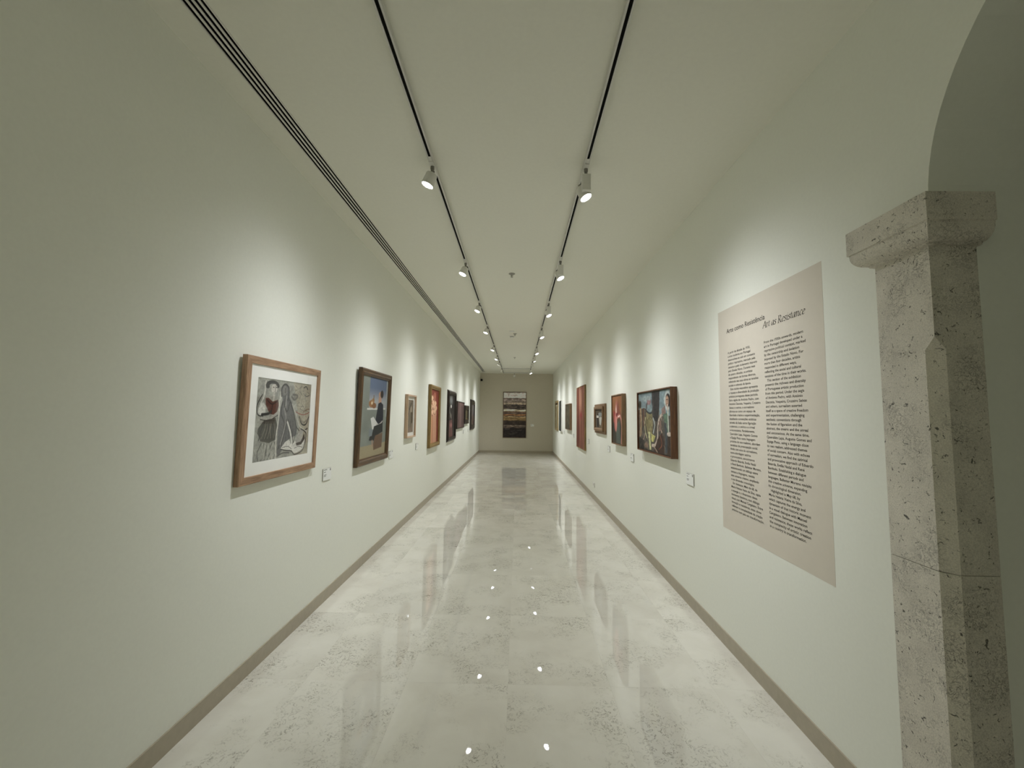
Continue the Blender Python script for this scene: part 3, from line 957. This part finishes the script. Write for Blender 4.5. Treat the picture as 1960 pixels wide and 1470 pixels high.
def art_gathering(w, h):
    a = Art(w, h, 240, (84, 78, 70), 21)
    a.mott(8, 8, 0.15)
    a.poly([(0, 0), (0.5, 0), (0.5, 0.3), (0.3, 0.3), (0.2, 0.26), (0, 0.3)], (118, 136, 140))
    a.poly([(0.68, 0), (1, 0), (1, 0.4), (0.68, 0.4)], (116, 136, 140))
    a.ell(0.25, 0.1, 0.14, 0.05, (150, 162, 162), 0.7, 0.4)
    a.poly([(0.46, 0), (0.70, 0), (0.68, 0.3), (0.62, 0.5), (0.5, 0.48), (0.47, 0.25)], (48, 46, 46))
    a.line([(0.5, 0.02), (0.51, 0.4)], 0.012, (74, 70, 68))
    # left bystanders
    a.ell(0.05, 0.2, 0.05, 0.07, (52, 50, 36))
    a.poly([(0.03, 0.27), (0.1, 0.25), (0.13, 0.55), (0.11, 0.75), (0.02, 0.8)], (122, 96, 74))
    a.line([(0.07, 0.28), (0.09, 0.5), (0.06, 0.78)], 0.014, (196, 172, 128))
    a.poly([(0.14, 0.28), (0.2, 0.26), (0.24, 0.55), (0.16, 0.6)], (92, 66, 52))
    a.line([(0.2, 0.5), (0.24, 0.7), (0.14, 0.85)], 0.014, (150, 126, 110))
    # raised arms, central figure
    a.line([(0.36, 0.12), (0.3, 0.2), (0.26, 0.34), (0.24, 0.56)], 0.02, (74, 52, 50))
    a.ell(0.37, 0.16, 0.06, 0.07, (146, 112, 112))
    a.ell(0.37, 0.1, 0.05, 0.04, (150, 160, 158))
    a.line([(0.44, 0.14), (0.48, 0.26)], 0.02, (88, 96, 98))
    a.ell(0.38, 0.28, 0.09, 0.07, (116, 134, 136))
    a.poly([(0.27, 0.34), (0.46, 0.36), (0.48, 0.55), (0.46, 0.7), (0.3, 0.72), (0.25, 0.55)], (132, 122, 82))
    a.line([(0.3, 0.33), (0.38, 0.36), (0.46, 0.35)], 0.016, (52, 60, 62))
    for k in range(4):
        a.line([(0.29 + 0.05 * k, 0.4), (0.3 + 0.045 * k, 0.68)], 0.006, (66, 60, 40), 0.9)
    a.line([(0.24, 0.44), (0.22, 0.62), (0.28, 0.78)], 0.016, (182, 180, 130))
    a.poly([(0.33, 0.68), (0.4, 0.68), (0.43, 0.98), (0.37, 0.98)], (188, 188, 134))
    a.poly([(0.42, 0.7), (0.56, 0.74), (0.5, 0.84), (0.44, 0.84)], (176, 172, 96))
    a.line([(0.5, 0.45), (0.54, 0.55), (0.5, 0.68)], 0.022, (152, 160, 154))
    # long curved limb
    a.line([(0.82, 0.36), (0.70, 0.42), (0.64, 0.56), (0.62, 0.76), (0.55, 0.88), (0.46, 0.9)], 0.026, (182, 166, 150))
    a.line([(0.74, 0.44), (0.72, 0.6), (0.78, 0.74), (0.8, 0.8)], 0.014, (172, 146, 128))
    a.poly([(0.66, 0.5), (0.74, 0.46), (0.74, 0.62), (0.67, 0.66)], (126, 102, 90))
    # right woman
    a.ell(0.90, 0.17, 0.085, 0.15, (176, 184, 180))
    a.ell(0.915, 0.165, 0.06, 0.10, (34, 30, 30))
    a.line([(0.95, 0.2), (0.975, 0.34)], 0.02, (34, 30, 30))
    a.ell(0.895, 0.175, 0.042, 0.085, (174, 138, 114))
    a.line([(0.905, 0.24), (0.915, 0.34)], 0.022, (190, 172, 154))
    a.line([(0.875, 0.155), (0.915, 0.15)], 0.005, (60, 44, 40))
    a.line([(0.885, 0.215), (0.905, 0.215)], 0.005, (120, 66, 58))
    a.line([(0.97, 0.2), (0.98, 0.36)], 0.014, (34, 30, 30))
    a.poly([(0.74, 0.3), (0.84, 0.24), (0.86, 0.36), (0.76, 0.4)], (132, 108, 100))
    a.poly([(0.78, 0.38), (0.9, 0.36), (0.94, 0.68), (0.86, 0.66)], (88, 112, 92))
    a.line([(0.91, 0.34), (0.92, 0.64)], 0.018, (182, 190, 172))
    a.poly([(0.8, 0.5), (0.88, 0.52), (0.9, 0.96), (0.82, 0.98), (0.84, 0.75)], (66, 72, 76))
    a.ell(0.94, 0.68, 0.06, 0.035, (186, 172, 158))
    # ground
    a.poly([(0.62, 0.78), (0.76, 0.66), (0.82, 0.8), (0.8, 1), (0.5, 1), (0.56, 0.9)], (62, 42, 34), 0.85)
    a.line([(0.7, 0.72), (0.74, 0.86), (0.66, 0.94)], 0.012, (134, 76, 50))
    a.poly([(0, 0.8), (0.2, 0.84), (0.3, 1), (0, 1)], (48, 46, 40), 0.8)
    a.ell(0.26, 0.92, 0.06, 0.05, (146, 112, 92), 0.8, 0.4)
    a.poly([(0.9, 0.72), (1, 0.7), (1, 1), (0.88, 1)], (66, 52, 42))
    a.line([(0.5, 0.9), (0.62, 1.0)], 0.014, (150, 130, 112))
    rng = random.Random(12)
    for k in range(60):
        x, y = rng.uniform(0.02, 0.95), rng.uniform(0.25, 0.95)
        c = rng.choice([(34, 30, 28), (40, 36, 32), (150, 138, 112), (96, 84, 66)])
        a.line([(x, y), (x + rng.uniform(-0.03, 0.03), y + 0.05), (x + rng.uniform(-0.05, 0.05), y + rng.uniform(0.08, 0.16))], 0.004, c, 0.75)
    a.mott(30, 30, 0.12)
    return a


def art_petals(w, h):
    a = Art(w, h, 130, (142, 88, 50), 23)
    a.mott(4, 6, 0.08)
    a.band(0.45, 1.1, (58, 52, 42), 1.0, 0.35)
    a.poly([(0.42, 0.62), (0.75, 0.5), (0.85, 1.0), (0.4, 1.0)], (84, 96, 86), 0.8)
    a.poly([(0.42, 0.08), (0.6, 0.2), (0.85, 0.38), (0.95, 0.5), (0.7, 0.46), (0.5, 0.36), (0.32, 0.34)], (136, 72, 54))
    a.ell(0.46, 0.27, 0.15, 0.15, (186, 112, 96), 0.9, 0.4)
    a.ell(0.42, 0.32, 0.06, 0.10, (232, 210, 200), 0.9, 0.5)
    a.ell(0.6, 0.28, 0.14, 0.16, (120, 62, 46), 0.8, 0.4)
    a.poly([(0.1, 0.3), (0.3, 0.34), (0.36, 0.4), (0.3, 0.6), (0.12, 0.55)], (150, 50, 44), 0.9)
    a.ell(0.36, 0.56, 0.15, 0.2, (186, 104, 94))
    a.ell(0.42, 0.54, 0.06, 0.18, (206, 140, 126), 0.8, 0.5)
    a.ell(0.5, 0.40, 0.12, 0.045, (112, 34, 34))
    a.line([(0.54, 0.45), (0.75, 0.42), (0.9, 0.5), (0.95, 0.7), (0.9, 1.0)], 0.035, (190, 118, 106))
    a.line([(0.6, 0.44), (0.78, 0.42)], 0.012, (232, 214, 204))
    return a


def art_sketch(w, h):
    a = Art(w, h, 90, (96, 82, 62), 25)
    a.mott(5, 5, 0.2)
    a.band(-0.1, 0.24, (70, 58, 44), 0.8, 0.1)
    a.ell(0.6, 0.28, 0.24, 0.12, (136, 140, 136))
    a.ell(0.3, 0.4, 0.14, 0.1, (196, 190, 178))
    a.ell(0.34, 0.28, 0.08, 0.06, (40, 36, 32))
    a.poly([(0.5, 0.42), (0.82, 0.4), (0.7, 0.86), (0.55, 0.8)], (184, 184, 174))
    a.poly([(0.18, 0.45), (0.42, 0.46), (0.5, 0.95), (0.22, 0.95)], (44, 38, 34))
    return a


def art_red_veil(w, h):
    a = Art(w, h, 120, (134, 74, 56), 27)
    rng = random.Random(4)
    for k in range(26):
        u0 = rng.random()
        c = rng.choice([(100, 42, 30), (178, 120, 84), (150, 88, 56), (112, 48, 36), (192, 146, 114)])
        a.col_band(u0, u0 + 0.05 + 0.08 * rng.random(), c, 0.6, 0.06, 0.05, 4)
    a.band(0.45, 1.1, (92, 34, 28), 0.4, 0.4)
    a.poly([(0.4, 0.05), (0.62, 0.05), (0.58, 0.45), (0.5, 0.45)], (184, 140, 122), 0.5)
    a.ell(0.55, 0.47, 0.13, 0.06, (146, 34, 40), 0.9, 0.5)
    a.line([(0.3, 0.05), (0.5, 0.4), (0.45, 0.65), (0.62, 1.0)], 0.02, (180, 132, 110), 0.5)
    a.line([(0.75, 0.05), (0.68, 0.45), (0.8, 1.0)], 0.02, (186, 146, 120), 0.5)
    a.mott(10, 4, 0.08)
    return a


def art_thicket(w, h):
    a = Art(w, h, 80, (70, 64, 48), 29)
    a.mott(5, 8, 0.25)
    rng = random.Random(9)
    for k in range(16):
        x, y = rng.random() * 0.8 + 0.1, rng.random()
        a.line([(x, y), (x + rng.uniform(-0.2, 0.2), y + 0.15), (x + rng.uniform(-0.2, 0.2), y + 0.3)], 0.012, (136, 132, 100), 0.6)
    return a


def art_dark_green(w, h):
    a = Art(w, h, 70, (44, 48, 40), 31)
    a.mott(4, 9, 0.35)
    a.col_band(0.3, 0.6, (70, 78, 70), 0.5, 0.2, 0.1)
    return a


def art_gold_ground(w, h):
    a = Art(w, h, 70, (150, 138, 104), 33)
    a.mott(4, 8, 0.15)
    a.band(-0.1, 0.09, (70, 54, 30), 1.0, 0.02)
    a.band(0.1, 0.13, (206, 200, 182), 0.9, 0.01)
    return a


def art_strata(w, h):
    a = Art(w, h, 150, (66, 56, 48), 35, white=160.0)
    bands = [(0.0, 0.13, (196, 184, 182)), (0.05, 0.075, (166, 152, 154)), (0.085, 0.12, (214, 204, 200)), (0.135, 0.16, (86, 70, 66)), (0.16, 0.2, (140, 126, 122)), (0.2, 0.24, (124, 108, 102)),
             (0.24, 0.28, (156, 140, 122)), (0.275, 0.38, (58, 50, 50)), (0.385, 0.425, (222, 206, 176)), (0.43, 0.5, (96, 72, 54)), (0.45, 0.48, (74, 60, 60)), (0.495, 0.515, (146, 92, 50)),
             (0.535, 0.55, (196, 164, 116)), (0.55, 0.64, (112, 88, 54)), (0.63, 0.74, (42, 34, 30)), (0.735, 0.75, (118, 104, 92)), (0.76, 0.79, (70, 58, 50)), (0.79, 1.0, (26, 22, 22))]
    for v0, v1, c in bands:
        a.band(v0, v1, c, 0.85, 0.012, 0.012, 7)
    a.mott(18, 60, 0.22).mott(9, 24, 0.16)
    rng = random.Random(2)
    for k in range(46):
        u0, v0 = rng.random() * 0.8, 0.15 + 0.8 * rng.random()
        c = (30, 24, 22) if rng.random() < 0.6 else ((168, 146, 118) if v0 < 0.72 else (96, 88, 84))
        a.line([(u0, v0), (u0 + 0.1, v0 + 0.008), (u0 + 0.22, v0 - 0.004)], 0.003, c, 0.6)
    return a


# ------------------------------------------------------------------ pictures on the walls
RZ = {'L': math.pi / 2, 'R': -math.pi / 2, 'F': 0.0}


def place(side, a, b, z):
    c = (a + b) / 2
    return {'L': (XL, c, z), 'R': (XR, c, z), 'F': (c, D, z)}[side]


def picture(name, label, side, a, b, z0, z1, prof, frame_mat, art, art_depth, inset, mat=None, glass=None, lean=0.0, gap=0.004, extra=None, cat='painting'):
    w_, h_ = b - a, z1 - z0
    loc = place(side, a, b, z0)
    t = thing(name, label, cat, loc, RZ[side], 'pictures hung along the corridor')
    t.rotation_euler = (lean, 0, RZ[side])
    # lean tips the top forward; the bottom edge stays near the wall
    MB().frame(w_, h_, prof).build('frame', frame_mat, t)
    MB().box((-w_ / 2 + 0.008, -max(0.006, art_depth - 0.006), 0.008), (w_ / 2 - 0.008, -gap, h_ - 0.008)).build('backing_board', 'dark_grey' if mat is None else 'mat_board', t)
    if mat:
        fo, mi = mat            # frame opening inset, picture inset
        MB().frame(w_ - 2 * fo, h_ - 2 * fo, [(0, art_depth - 0.002), (0, art_depth + 0.003), (mi - fo, art_depth + 0.003), (mi - fo, art_depth - 0.002)]).build('mat_border', 'mat_board', t).location = (0, 0, fo)
        inset = mi
    aw, ah = w_ - 2 * inset, h_ - 2 * inset
    me = art(aw, ah).mesh(aw, ah, -art_depth)
    p = link('picture', me, t)
    p.location = (0, 0, h_ / 2)
    if glass:
        gi, gd = glass
        MB().box((-w_ / 2 + gi, -gd - 0.002, gi), (w_ / 2 - gi, -gd, h_ - gi)).build('glass_pane', 'glass', t)
    if extra:
        extra(t, w_, h_)
    return t


def rad(d):
    return math.radians(d)


# left wall, from the archway end
picture('framed_drawing', 'charcoal drawing of two women, white mat, flat brown wooden frame', 'L', 2.335, 3.222, 1.151, 1.913,
        [(0, 0.002), (0, 0.030), (0.004, 0.033), (0.044, 0.033), (0.046, 0.030), (0.046, 0.012)], 'oak', art_two_women, 0.021, 0.12, mat=(0.042, 0.122), glass=(0.043, 0.026), lean=rad(0.8), cat='drawing')
picture('framed_painting', 'tall painting of a seated figure before a blue window, dark varnished frame', 'L', 4.045, 5.010, 1.042, 2.040,
        [(0, 0.002), (0, 0.036), (0.012, 0.042), (0.030, 0.036), (0.045, 0.040), (0.058, 0.028), (0.068, 0.026), (0.068, 0.010)], 'old_wood', art_seated, 0.016, 0.062, lean=rad(1.0))
picture('framed_drawing', 'small brown figure study with white mat in a deep pale wooden box frame', 'L', 5.822, 6.315, 1.231, 1.857,
        [(0, 0.002), (0, 0.045), (0.022, 0.045), (0.022, 0.014)], 'pale_wood', art_study, 0.014, 0.07, mat=(0.018, 0.072), glass=(0.020, 0.034), cat='drawing')
picture('framed_painting', 'tall red painting of crowded pale figures in an olive gilt frame', 'L', 7.325, 8.250, 0.968, 2.112,
        [(0, 0.002), (0, 0.050), (0.01, 0.056), (0.035, 0.056), (0.05, 0.044), (0.072, 0.040), (0.072, 0.016)], 'gilt', art_mothers, 0.020, 0.066)
picture('framed_painting', 'dark figure painting with pale cloud in a wide chamfered black frame', 'L', 9.270, 10.430, 0.942, 2.140,
        [(0, 0.002), (0, 0.012), (0.04, 0.050), (0.075, 0.050), (0.085, 0.036), (0.10, 0.034), (0.10, 0.014)], 'ebony', art_nocturne, 0.018, 0.095)
picture('framed_painting', 'wide hazy purple-brown painting in a thin dark frame', 'L', 10.66, 12.02, 1.197, 1.925,
        [(0, 0.002), (0, 0.040), (0.018, 0.040), (0.018, 0.014)], 'ebony', art_haze, 0.030, 0.015)
picture('framed_painting', 'small olive painting deep inside a heavy black frame', 'L', 12.25, 13.18, 1.295, 1.850,
        [(0, 0.002), (0, 0.044), (0.11, 0.044), (0.13, 0.028), (0.13, 0.012)], 'ebony', art_olive, 0.016, 0.125)
picture('framed_painting', 'tall grey painting in a broad sloping black frame near the end wall', 'L', 13.73, 15.00, 1.052, 2.090,
        [(0, 0.002), (0, 0.012), (0.06, 0.048), (0.15, 0.048), (0.17, 0.030), (0.17, 0.012)], 'ebony', art_grey, 0.016, 0.165)

# right wall, from the archway end
FLOAT = [(0, 0.002), (0, 0.064), (0.011, 0.064), (0.011, 0.004)]


def float_panel(t, w_, h_):
    # stretcher that holds the canvas inside the open box frame
    MB().box((-w_ / 2 + 0.02, -0.047, 0.02), (w_ / 2 - 0.02, -0.006, h_ - 0.02)).build('stretcher', 'dark_grey', t)


picture('framed_painting', 'wide painting of several figures and a dark trunk in a deep walnut box frame', 'R', 3.795, 4.862, 1.198, 1.861,
        FLOAT, 'walnut', art_gathering, 0.0485, 0.02, extra=float_panel)
picture('framed_painting', 'painting of pink petal shapes on orange in a deep brown box frame', 'R', 5.592, 6.206, 1.177, 1.891,
        [(0, 0.002), (0, 0.060), (0.013, 0.060), (0.013, 0.004)], 'mid_wood', art_petals, 0.0485, 0.022, extra=float_panel)


def raised(t, w_, h_):
    MB().frame(w_ - 0.14, h_ - 0.09, [(0, 0.026), (0, 0.058), (0.03, 0.062), (0.05, 0.048), (0.05, 0.026)]).build('raised_moulding', 'mid_wood', t).location = (0, 0, 0.045)


picture('framed_painting', 'small dark sketch with a white figure in a stepped wooden frame', 'R', 6.82, 7.72, 1.276, 1.790,
        [(0, 0.002), (0, 0.030), (0.10, 0.030), (0.10, 0.01)], 'mid_wood', art_sketch, 0.034, 0.095, extra=raised)
picture('framed_painting', 'very tall red and brown streaked abstract painting with a thin frame', 'R', 8.85, 10.07, 0.836, 2.258,
        [(0, 0.002), (0, 0.034), (0.014, 0.034), (0.014, 0.006)], 'gilt', art_red_veil, 0.028, 0.012)
picture('framed_painting', 'dark olive painting with pale tangled strokes in a deep brown box frame', 'R', 11.17, 12.22, 1.187, 1.912,
        [(0, 0.002), (0, 0.060), (0.013, 0.060), (0.013, 0.004)], 'mid_wood', art_thicket, 0.0485, 0.022, extra=float_panel)
picture('framed_painting', 'dark green painting with plain white canvas edges', 'R', 13.45, 14.20, 1.066, 2.078,
        [(0, 0.002), (0, 0.048), (0.010, 0.048), (0.010, 0.004)], 'white_edge', art_dark_green, 0.0488, 0.004)
picture('framed_painting', 'pale golden painting in a dull gold frame nearest the end wall', 'R', 14.83, 15.98, 1.035, 2.125,
        [(0, 0.002), (0, 0.030), (0.05, 0.034), (0.07, 0.022), (0.07, 0.01)], 'dark_gold', art_gold_ground, 0.014, 0.065)
# end wall
picture('framed_painting', 'tall abstract painting of layered dark and golden bands on the end wall', 'F', -0.625, 0.350, 0.630, 2.548,
        [(0, 0.002), (0, 0.034), (0.022, 0.034), (0.022, 0.006)], 'old_wood', art_strata, 0.028, 0.02)

# ------------------------------------------------------------------ small wall labels


def wall_label(side, a, z, text, w_=0.146, h_=0.098):
    t = thing('wall_label', text, 'label', place(side, a, a + w_, z), RZ[side], 'museum labels beside the pictures')
    MB().box((-w_ / 2, -0.0065, 0), (w_ / 2, 0, h_)).build('label_board', 'label_edge', t)
    MB().box((-w_ / 2 + 0.0008, -0.0075, 0.0008), (w_ / 2 - 0.0008, -0.0065, h_ - 0.0008)).build('label_face', 'label', t)
    mb = MB()
    for zz, x0, x1 in ((0.086, -0.062, -0.005), (0.067, -0.060, -0.028), (0.044, -0.060, -0.015), (0.034, -0.060, -0.022)):
        mb.box((x0 * w_ / 0.146, -0.0078, zz * h_ / 0.098), (x1 * w_ / 0.146, -0.0075, (zz + 0.0045) * h_ / 0.098))
    mb.box((0.048, -0.0078, 0.074), (0.062, -0.0075, 0.092))
    tag(mb.build('printed_text', 'label_ink', t), kind='stuff')
    return t


ZL = 1.013
for a, s in ((3.412, 'small white label beside the charcoal drawing of two women'), (5.157, 'small white label beside the painting of a seated figure'),
             (6.502, 'small white label beside the pale wood framed figure study'), (8.400, 'small white label beside the red painting of crowded figures'),
             (12.14, 'small white label between the hazy purple and the olive painting'), (13.30, 'small white label between the olive and the grey painting')):
    wall_label('L', a, ZL, s)
for a, s in ((3.463, 'small white label between the text panel and the walnut framed painting'), (5.222, 'small white label between the walnut framed painting and the petals'),
             (6.566, 'small white label between the petals painting and the stepped frame'), (8.478, 'small white label beside the tall red streaked abstract'),
             (10.75, 'small white label between the red abstract and the olive strokes'), (12.95, 'small white label between the olive strokes and the dark green painting')):
    wall_label('R', a, ZL - 0.004, s)
wall_label('F', 0.535, 1.11, 'small label beside the banded painting on the end wall')

# ------------------------------------------------------------------ socket low on the right wall
so = thing('wall_socket', 'small white double power socket low on the right wall', 'socket', (XR, 7.945, 0.235), RZ['R'])
MB().box((-0.072, -0.010, 0), (0.072, 0, 0.086)).build('cover_plate', 'plastic', so, bevel=0.003)
for s in (-1, 1):
    MB().frame(0.058, 0.064, [(0, 0.009), (0, 0.013), (0.006, 0.013), (0.008, 0.0102), (0.008, 0.009)]).build('socket_ring', 'plastic', so).location = (s * 0.034, 0, 0.011)
    MB().box((-0.012, -0.0106, -0.003), (-0.007, -0.0098, 0.003)).box((0.007, -0.0106, -0.003), (0.012, -0.0098, 0.003)).build('pin_hole', 'black', so).location = (s * 0.034, 0, 0.043)

# ------------------------------------------------------------------ exhibition text panel
PT = """From the 1930s onwards, modern
art in Portugal developed under a
repressive political context, marked
by the censorship and isolation
imposed by the Estado Novo. For
more than four decades, artists
responded in different ways,
reflecting the social and cultural
tensions of the time in their works.
   This section of the exhibition
presents the richness and diversity
of Portuguese artistic production
from this period. Under the aegis
of António Pedro, with António
Dacosta, Vespeira, Cruzeiro Seixas
and others, surrealism asserted
itself as a space of creative freedom
and experimentation, challenging
aesthetic conventions through
the fusion of figuration and the
abstract, the oneiric and the unreal
and unconscious. At the same time,
Querubim Lapa, Augusto Gomes and
Espiga Pinto, using a language close
to neo realism, addressed themes
of social concern. Also with echoes
of surrealism, we find the satirical
and provocative approach of Eduardo
Batarda, Emília Nadal and René
Bertholo. Establishing a dialogue
between different periods and
languages, Ballester Moreno revisits
this creative universe, expanding
its chronological dimension.
   Highlighted is May 68, by
Maria Helena Vieira da Silva,
which captures the energy and
dynamism of that historic moment
in a visual dialogue with Manuel
Cargaleiro. Between innovation
and resistance, these works reflect
the complexity of artistic creation
in a country in transformation.""".split('\n')
PP = """A partir da década de 1930,
a arte moderna em Portugal
desenvolveu-se sob um contexto
político repressivo, marcado pela
censura e pelo isolamento imposto
pelo Estado Novo. Durante mais
de quatro décadas, os artistas
responderam de formas diversas,
refletindo nas suas obras as tensões
sociais e culturais da época.
   Este núcleo expositivo apresenta
a riqueza e diversidade da produção
artística portuguesa desse período.
Sob a égide de António Pedro, com
António Dacosta, Vespeira, Cruzeiro
Seixas e outros, o surrealismo
afirmou-se como um espaço de
liberdade criativa e experimentação,
desafiando convenções estéticas
através da fusão entre figuração
e abstrato, o onírico e o irreal
e inconsciente. Paralelamente,
Querubim Lapa, Augusto Gomes
e Espiga Pinto numa linguagem
próxima do neo-realismo, abordam
temáticas de preocupação social.
Ainda com ecos do surrealismo,
numa abordagem satírica
e provocadora, encontramos
Eduardo Batarda, Emília Nadal
e René Bertholo. Ballester Moreno,
estabelecendo um diálogo entre
tempos e linguagens, revisita
este universo criativo, ampliando
a sua dimensão cronológica.
   Em destaque, Maio de 68, de
Maria Helena Vieira da Silva, capta
a energia e o dinamismo desse
momento histórico, num diálogo
visual com Manuel Cargaleiro. Entre
inovação e resistência, estas obras
refletem a complexidade da criação
artística num país em transformação.""".split('\n')

DG = bpy.context.evaluated_depsgraph_get


def text_lines(items, name, parent):
    """items: (string, x, z baseline, size, x scale, weight). One flat mesh of lettering, slightly proud of the panel."""
    V, F = [], []
    for s, x, z, size, xs, weight in items:
        cu = bpy.data.curves.new('lettering', 'FONT')
        cu.body = s
        cu.size = size
        cu.offset = weight
        cu.resolution_u = 3
        ob = bpy.data.objects.new('lettering', cu)
        COL.objects.link(ob)
        dg = DG()
        dg.update()
        me = bpy.data.meshes.new_from_object(ob.evaluated_get(dg))
        o = len(V)
        V += [(x + v.co.x * xs, -0.0009, z + v.co.y) for v in me.vertices]
        F += [tuple(o + i for i in p.vertices) for p in me.polygons]
        bpy.data.objects.remove(ob); bpy.data.curves.remove(cu); bpy.data.meshes.remove(me)
    me = bpy.data.meshes.new(name)
    me.from_pydata(V, [], F)
    me.materials.append(M['ink'])
    return link(name, me, parent)


PY0, PY1, PZ0, PZ1 = 1.963, 2.994, 0.811, 2.346
pan = thing('exhibition_text_panel', 'tall beige wall text panel with two columns of dark print', 'text panel', (XR, (PY0 + PY1) / 2, PZ0), RZ['R'])
PW, PH = PY1 - PY0, PZ1 - PZ0
MB().box((-PW / 2, -0.0006, 0), (PW / 2, 0, PH)).build('panel_sheet', 'panel', pan)


def px(y):      # along-wall position to panel x
    return (PY0 + PY1) / 2 - y


PITCH = 0.02545
TS = 0.0212
z1 = 2.0235 - PZ0


def text_width(t, size):
    cu = bpy.data.curves.new('lettering', 'FONT')
    cu.body = t; cu.size = size
    ob = bpy.data.objects.new('lettering', cu)
    COL.objects.link(ob)
    dg = DG(); dg.update()
    wd = ob.evaluated_get(dg).dimensions.x
    bpy.data.objects.remove(ob); bpy.data.curves.remove(cu)
    return wd


XSC = 0.352 / text_width(PT[2], TS)
text_lines([(s, px(2.868), z1 - PITCH * k, TS, XSC, 0.00035) for k, s in enumerate(PP)], 'portuguese_text', pan)
text_lines([(s, px(2.447), z1 - PITCH * k, TS, XSC, 0.00035) for k, s in enumerate(PT)], 'english_text', pan)
T1 = 'Arte como Resistência'
text_lines([(T1, px(2.877), 2.170 - PZ0, 0.046, 0.447 / text_width(T1, 0.046), 0.0004)], 'portuguese_title', pan)

# the English title is set in an italic serif: letters drawn with a broad nib
GL = {
    'A': (0.50, [[(0.0, 0), (0.14, 0.34), (0.27, 0.68)], [(0.26, 0.68), (0.36, 0.34), (0.44, 0)], [(0.1, 0.23), (0.39, 0.23)], [(-0.06, 0), (0.07, 0)], [(0.36, 0), (0.51, 0)]]),
    'r': (0.29, [[(0.0, 0.41), (0.08, 0.45), (0.08, 0.0)], [(0.08, 0.30), (0.15, 0.42), (0.25, 0.43)], [(0.02, 0), (0.14, 0)]]),
    't': (0.24, [[(0.11, 0.58), (0.08, 0.2), (0.10, 0.04), (0.2, 0.05)], [(0.0, 0.43), (0.22, 0.43)]]),
    'a': (0.41, [[(0.31, 0.42), (0.18, 0.44), (0.06, 0.30), (0.04, 0.10), (0.12, 0.0), (0.22, 0.10), (0.31, 0.4)], [(0.33, 0.45), (0.29, 0.1), (0.32, 0.0), (0.40, 0.05)]]),
    's': (0.29, [[(0.24, 0.38), (0.15, 0.45), (0.06, 0.37), (0.12, 0.26), (0.21, 0.17), (0.19, 0.04), (0.1, 0.0), (0.0, 0.07)]]),
    'R': (0.50, [[(0.09, 0), (0.09, 0.68)], [(0.09, 0.67), (0.28, 0.67), (0.37, 0.53), (0.28, 0.37), (0.10, 0.35)], [(0.22, 0.36), (0.36, 0.08), (0.48, 0.0)], [(0.0, 0), (0.19, 0)], [(0.0, 0.68), (0.12, 0.68)]]),
    'e': (0.32, [[(0.05, 0.21), (0.24, 0.27), (0.28, 0.38), (0.18, 0.45), (0.07, 0.33), (0.04, 0.14), (0.12, 0.0), (0.28, 0.07)]]),
    'i': (0.20, [[(0.0, 0.41), (0.08, 0.45), (0.07, 0.1), (0.10, 0.0), (0.18, 0.05)], [(0.10, 0.60), (0.11, 0.63)]]),
    'n': (0.43, [[(0.0, 0.41), (0.08, 0.45), (0.08, 0.0)], [(0.08, 0.28), (0.18, 0.43), (0.29, 0.41), (0.29, 0.1), (0.32, 0.0), (0.41, 0.05)]]),
    'c': (0.31, [[(0.28, 0.37), (0.19, 0.45), (0.08, 0.35), (0.04, 0.15), (0.12, 0.0), (0.28, 0.08)]]),
    ' ': (0.20, []),
}


def nib_text(s, x, z, size, width, name, parent):
    total = sum(GL[c][0] for c in s)
    kx = width / (total * size)
    V, F = [], []
    cx = 0.0
    for c in s:
        adv, strokes = GL[c]
        for st in strokes:
            P = curve(st, 5)
            for (xa, ya), (xb, yb) in zip(P[:-1], P[1:]):
                for nx_, ny_ in ((0.036, 0.020), (-0.008, 0.013)):
                    o = len(V)
                    for qx, qy in ((xa - nx_, ya - ny_), (xb - nx_, yb - ny_), (xb + nx_, yb + ny_), (xa + nx_, ya + ny_)):
                        qx = qx + cx + 0.18 * qy
                        V.append((x + qx * size * kx, -0.0009, z + qy * size))
                    F.append((o, o + 1, o + 2, o + 3))
        cx += adv
    me = bpy.data.meshes.new(name)
    me.from_pydata(V, [], F)
    me.materials.append(M['ink'])
    return link(name, me, parent)


nib_text('Art as Resistance', px(2.452), 2.118 - PZ0, 0.058, 0.362, 'english_title', pan)
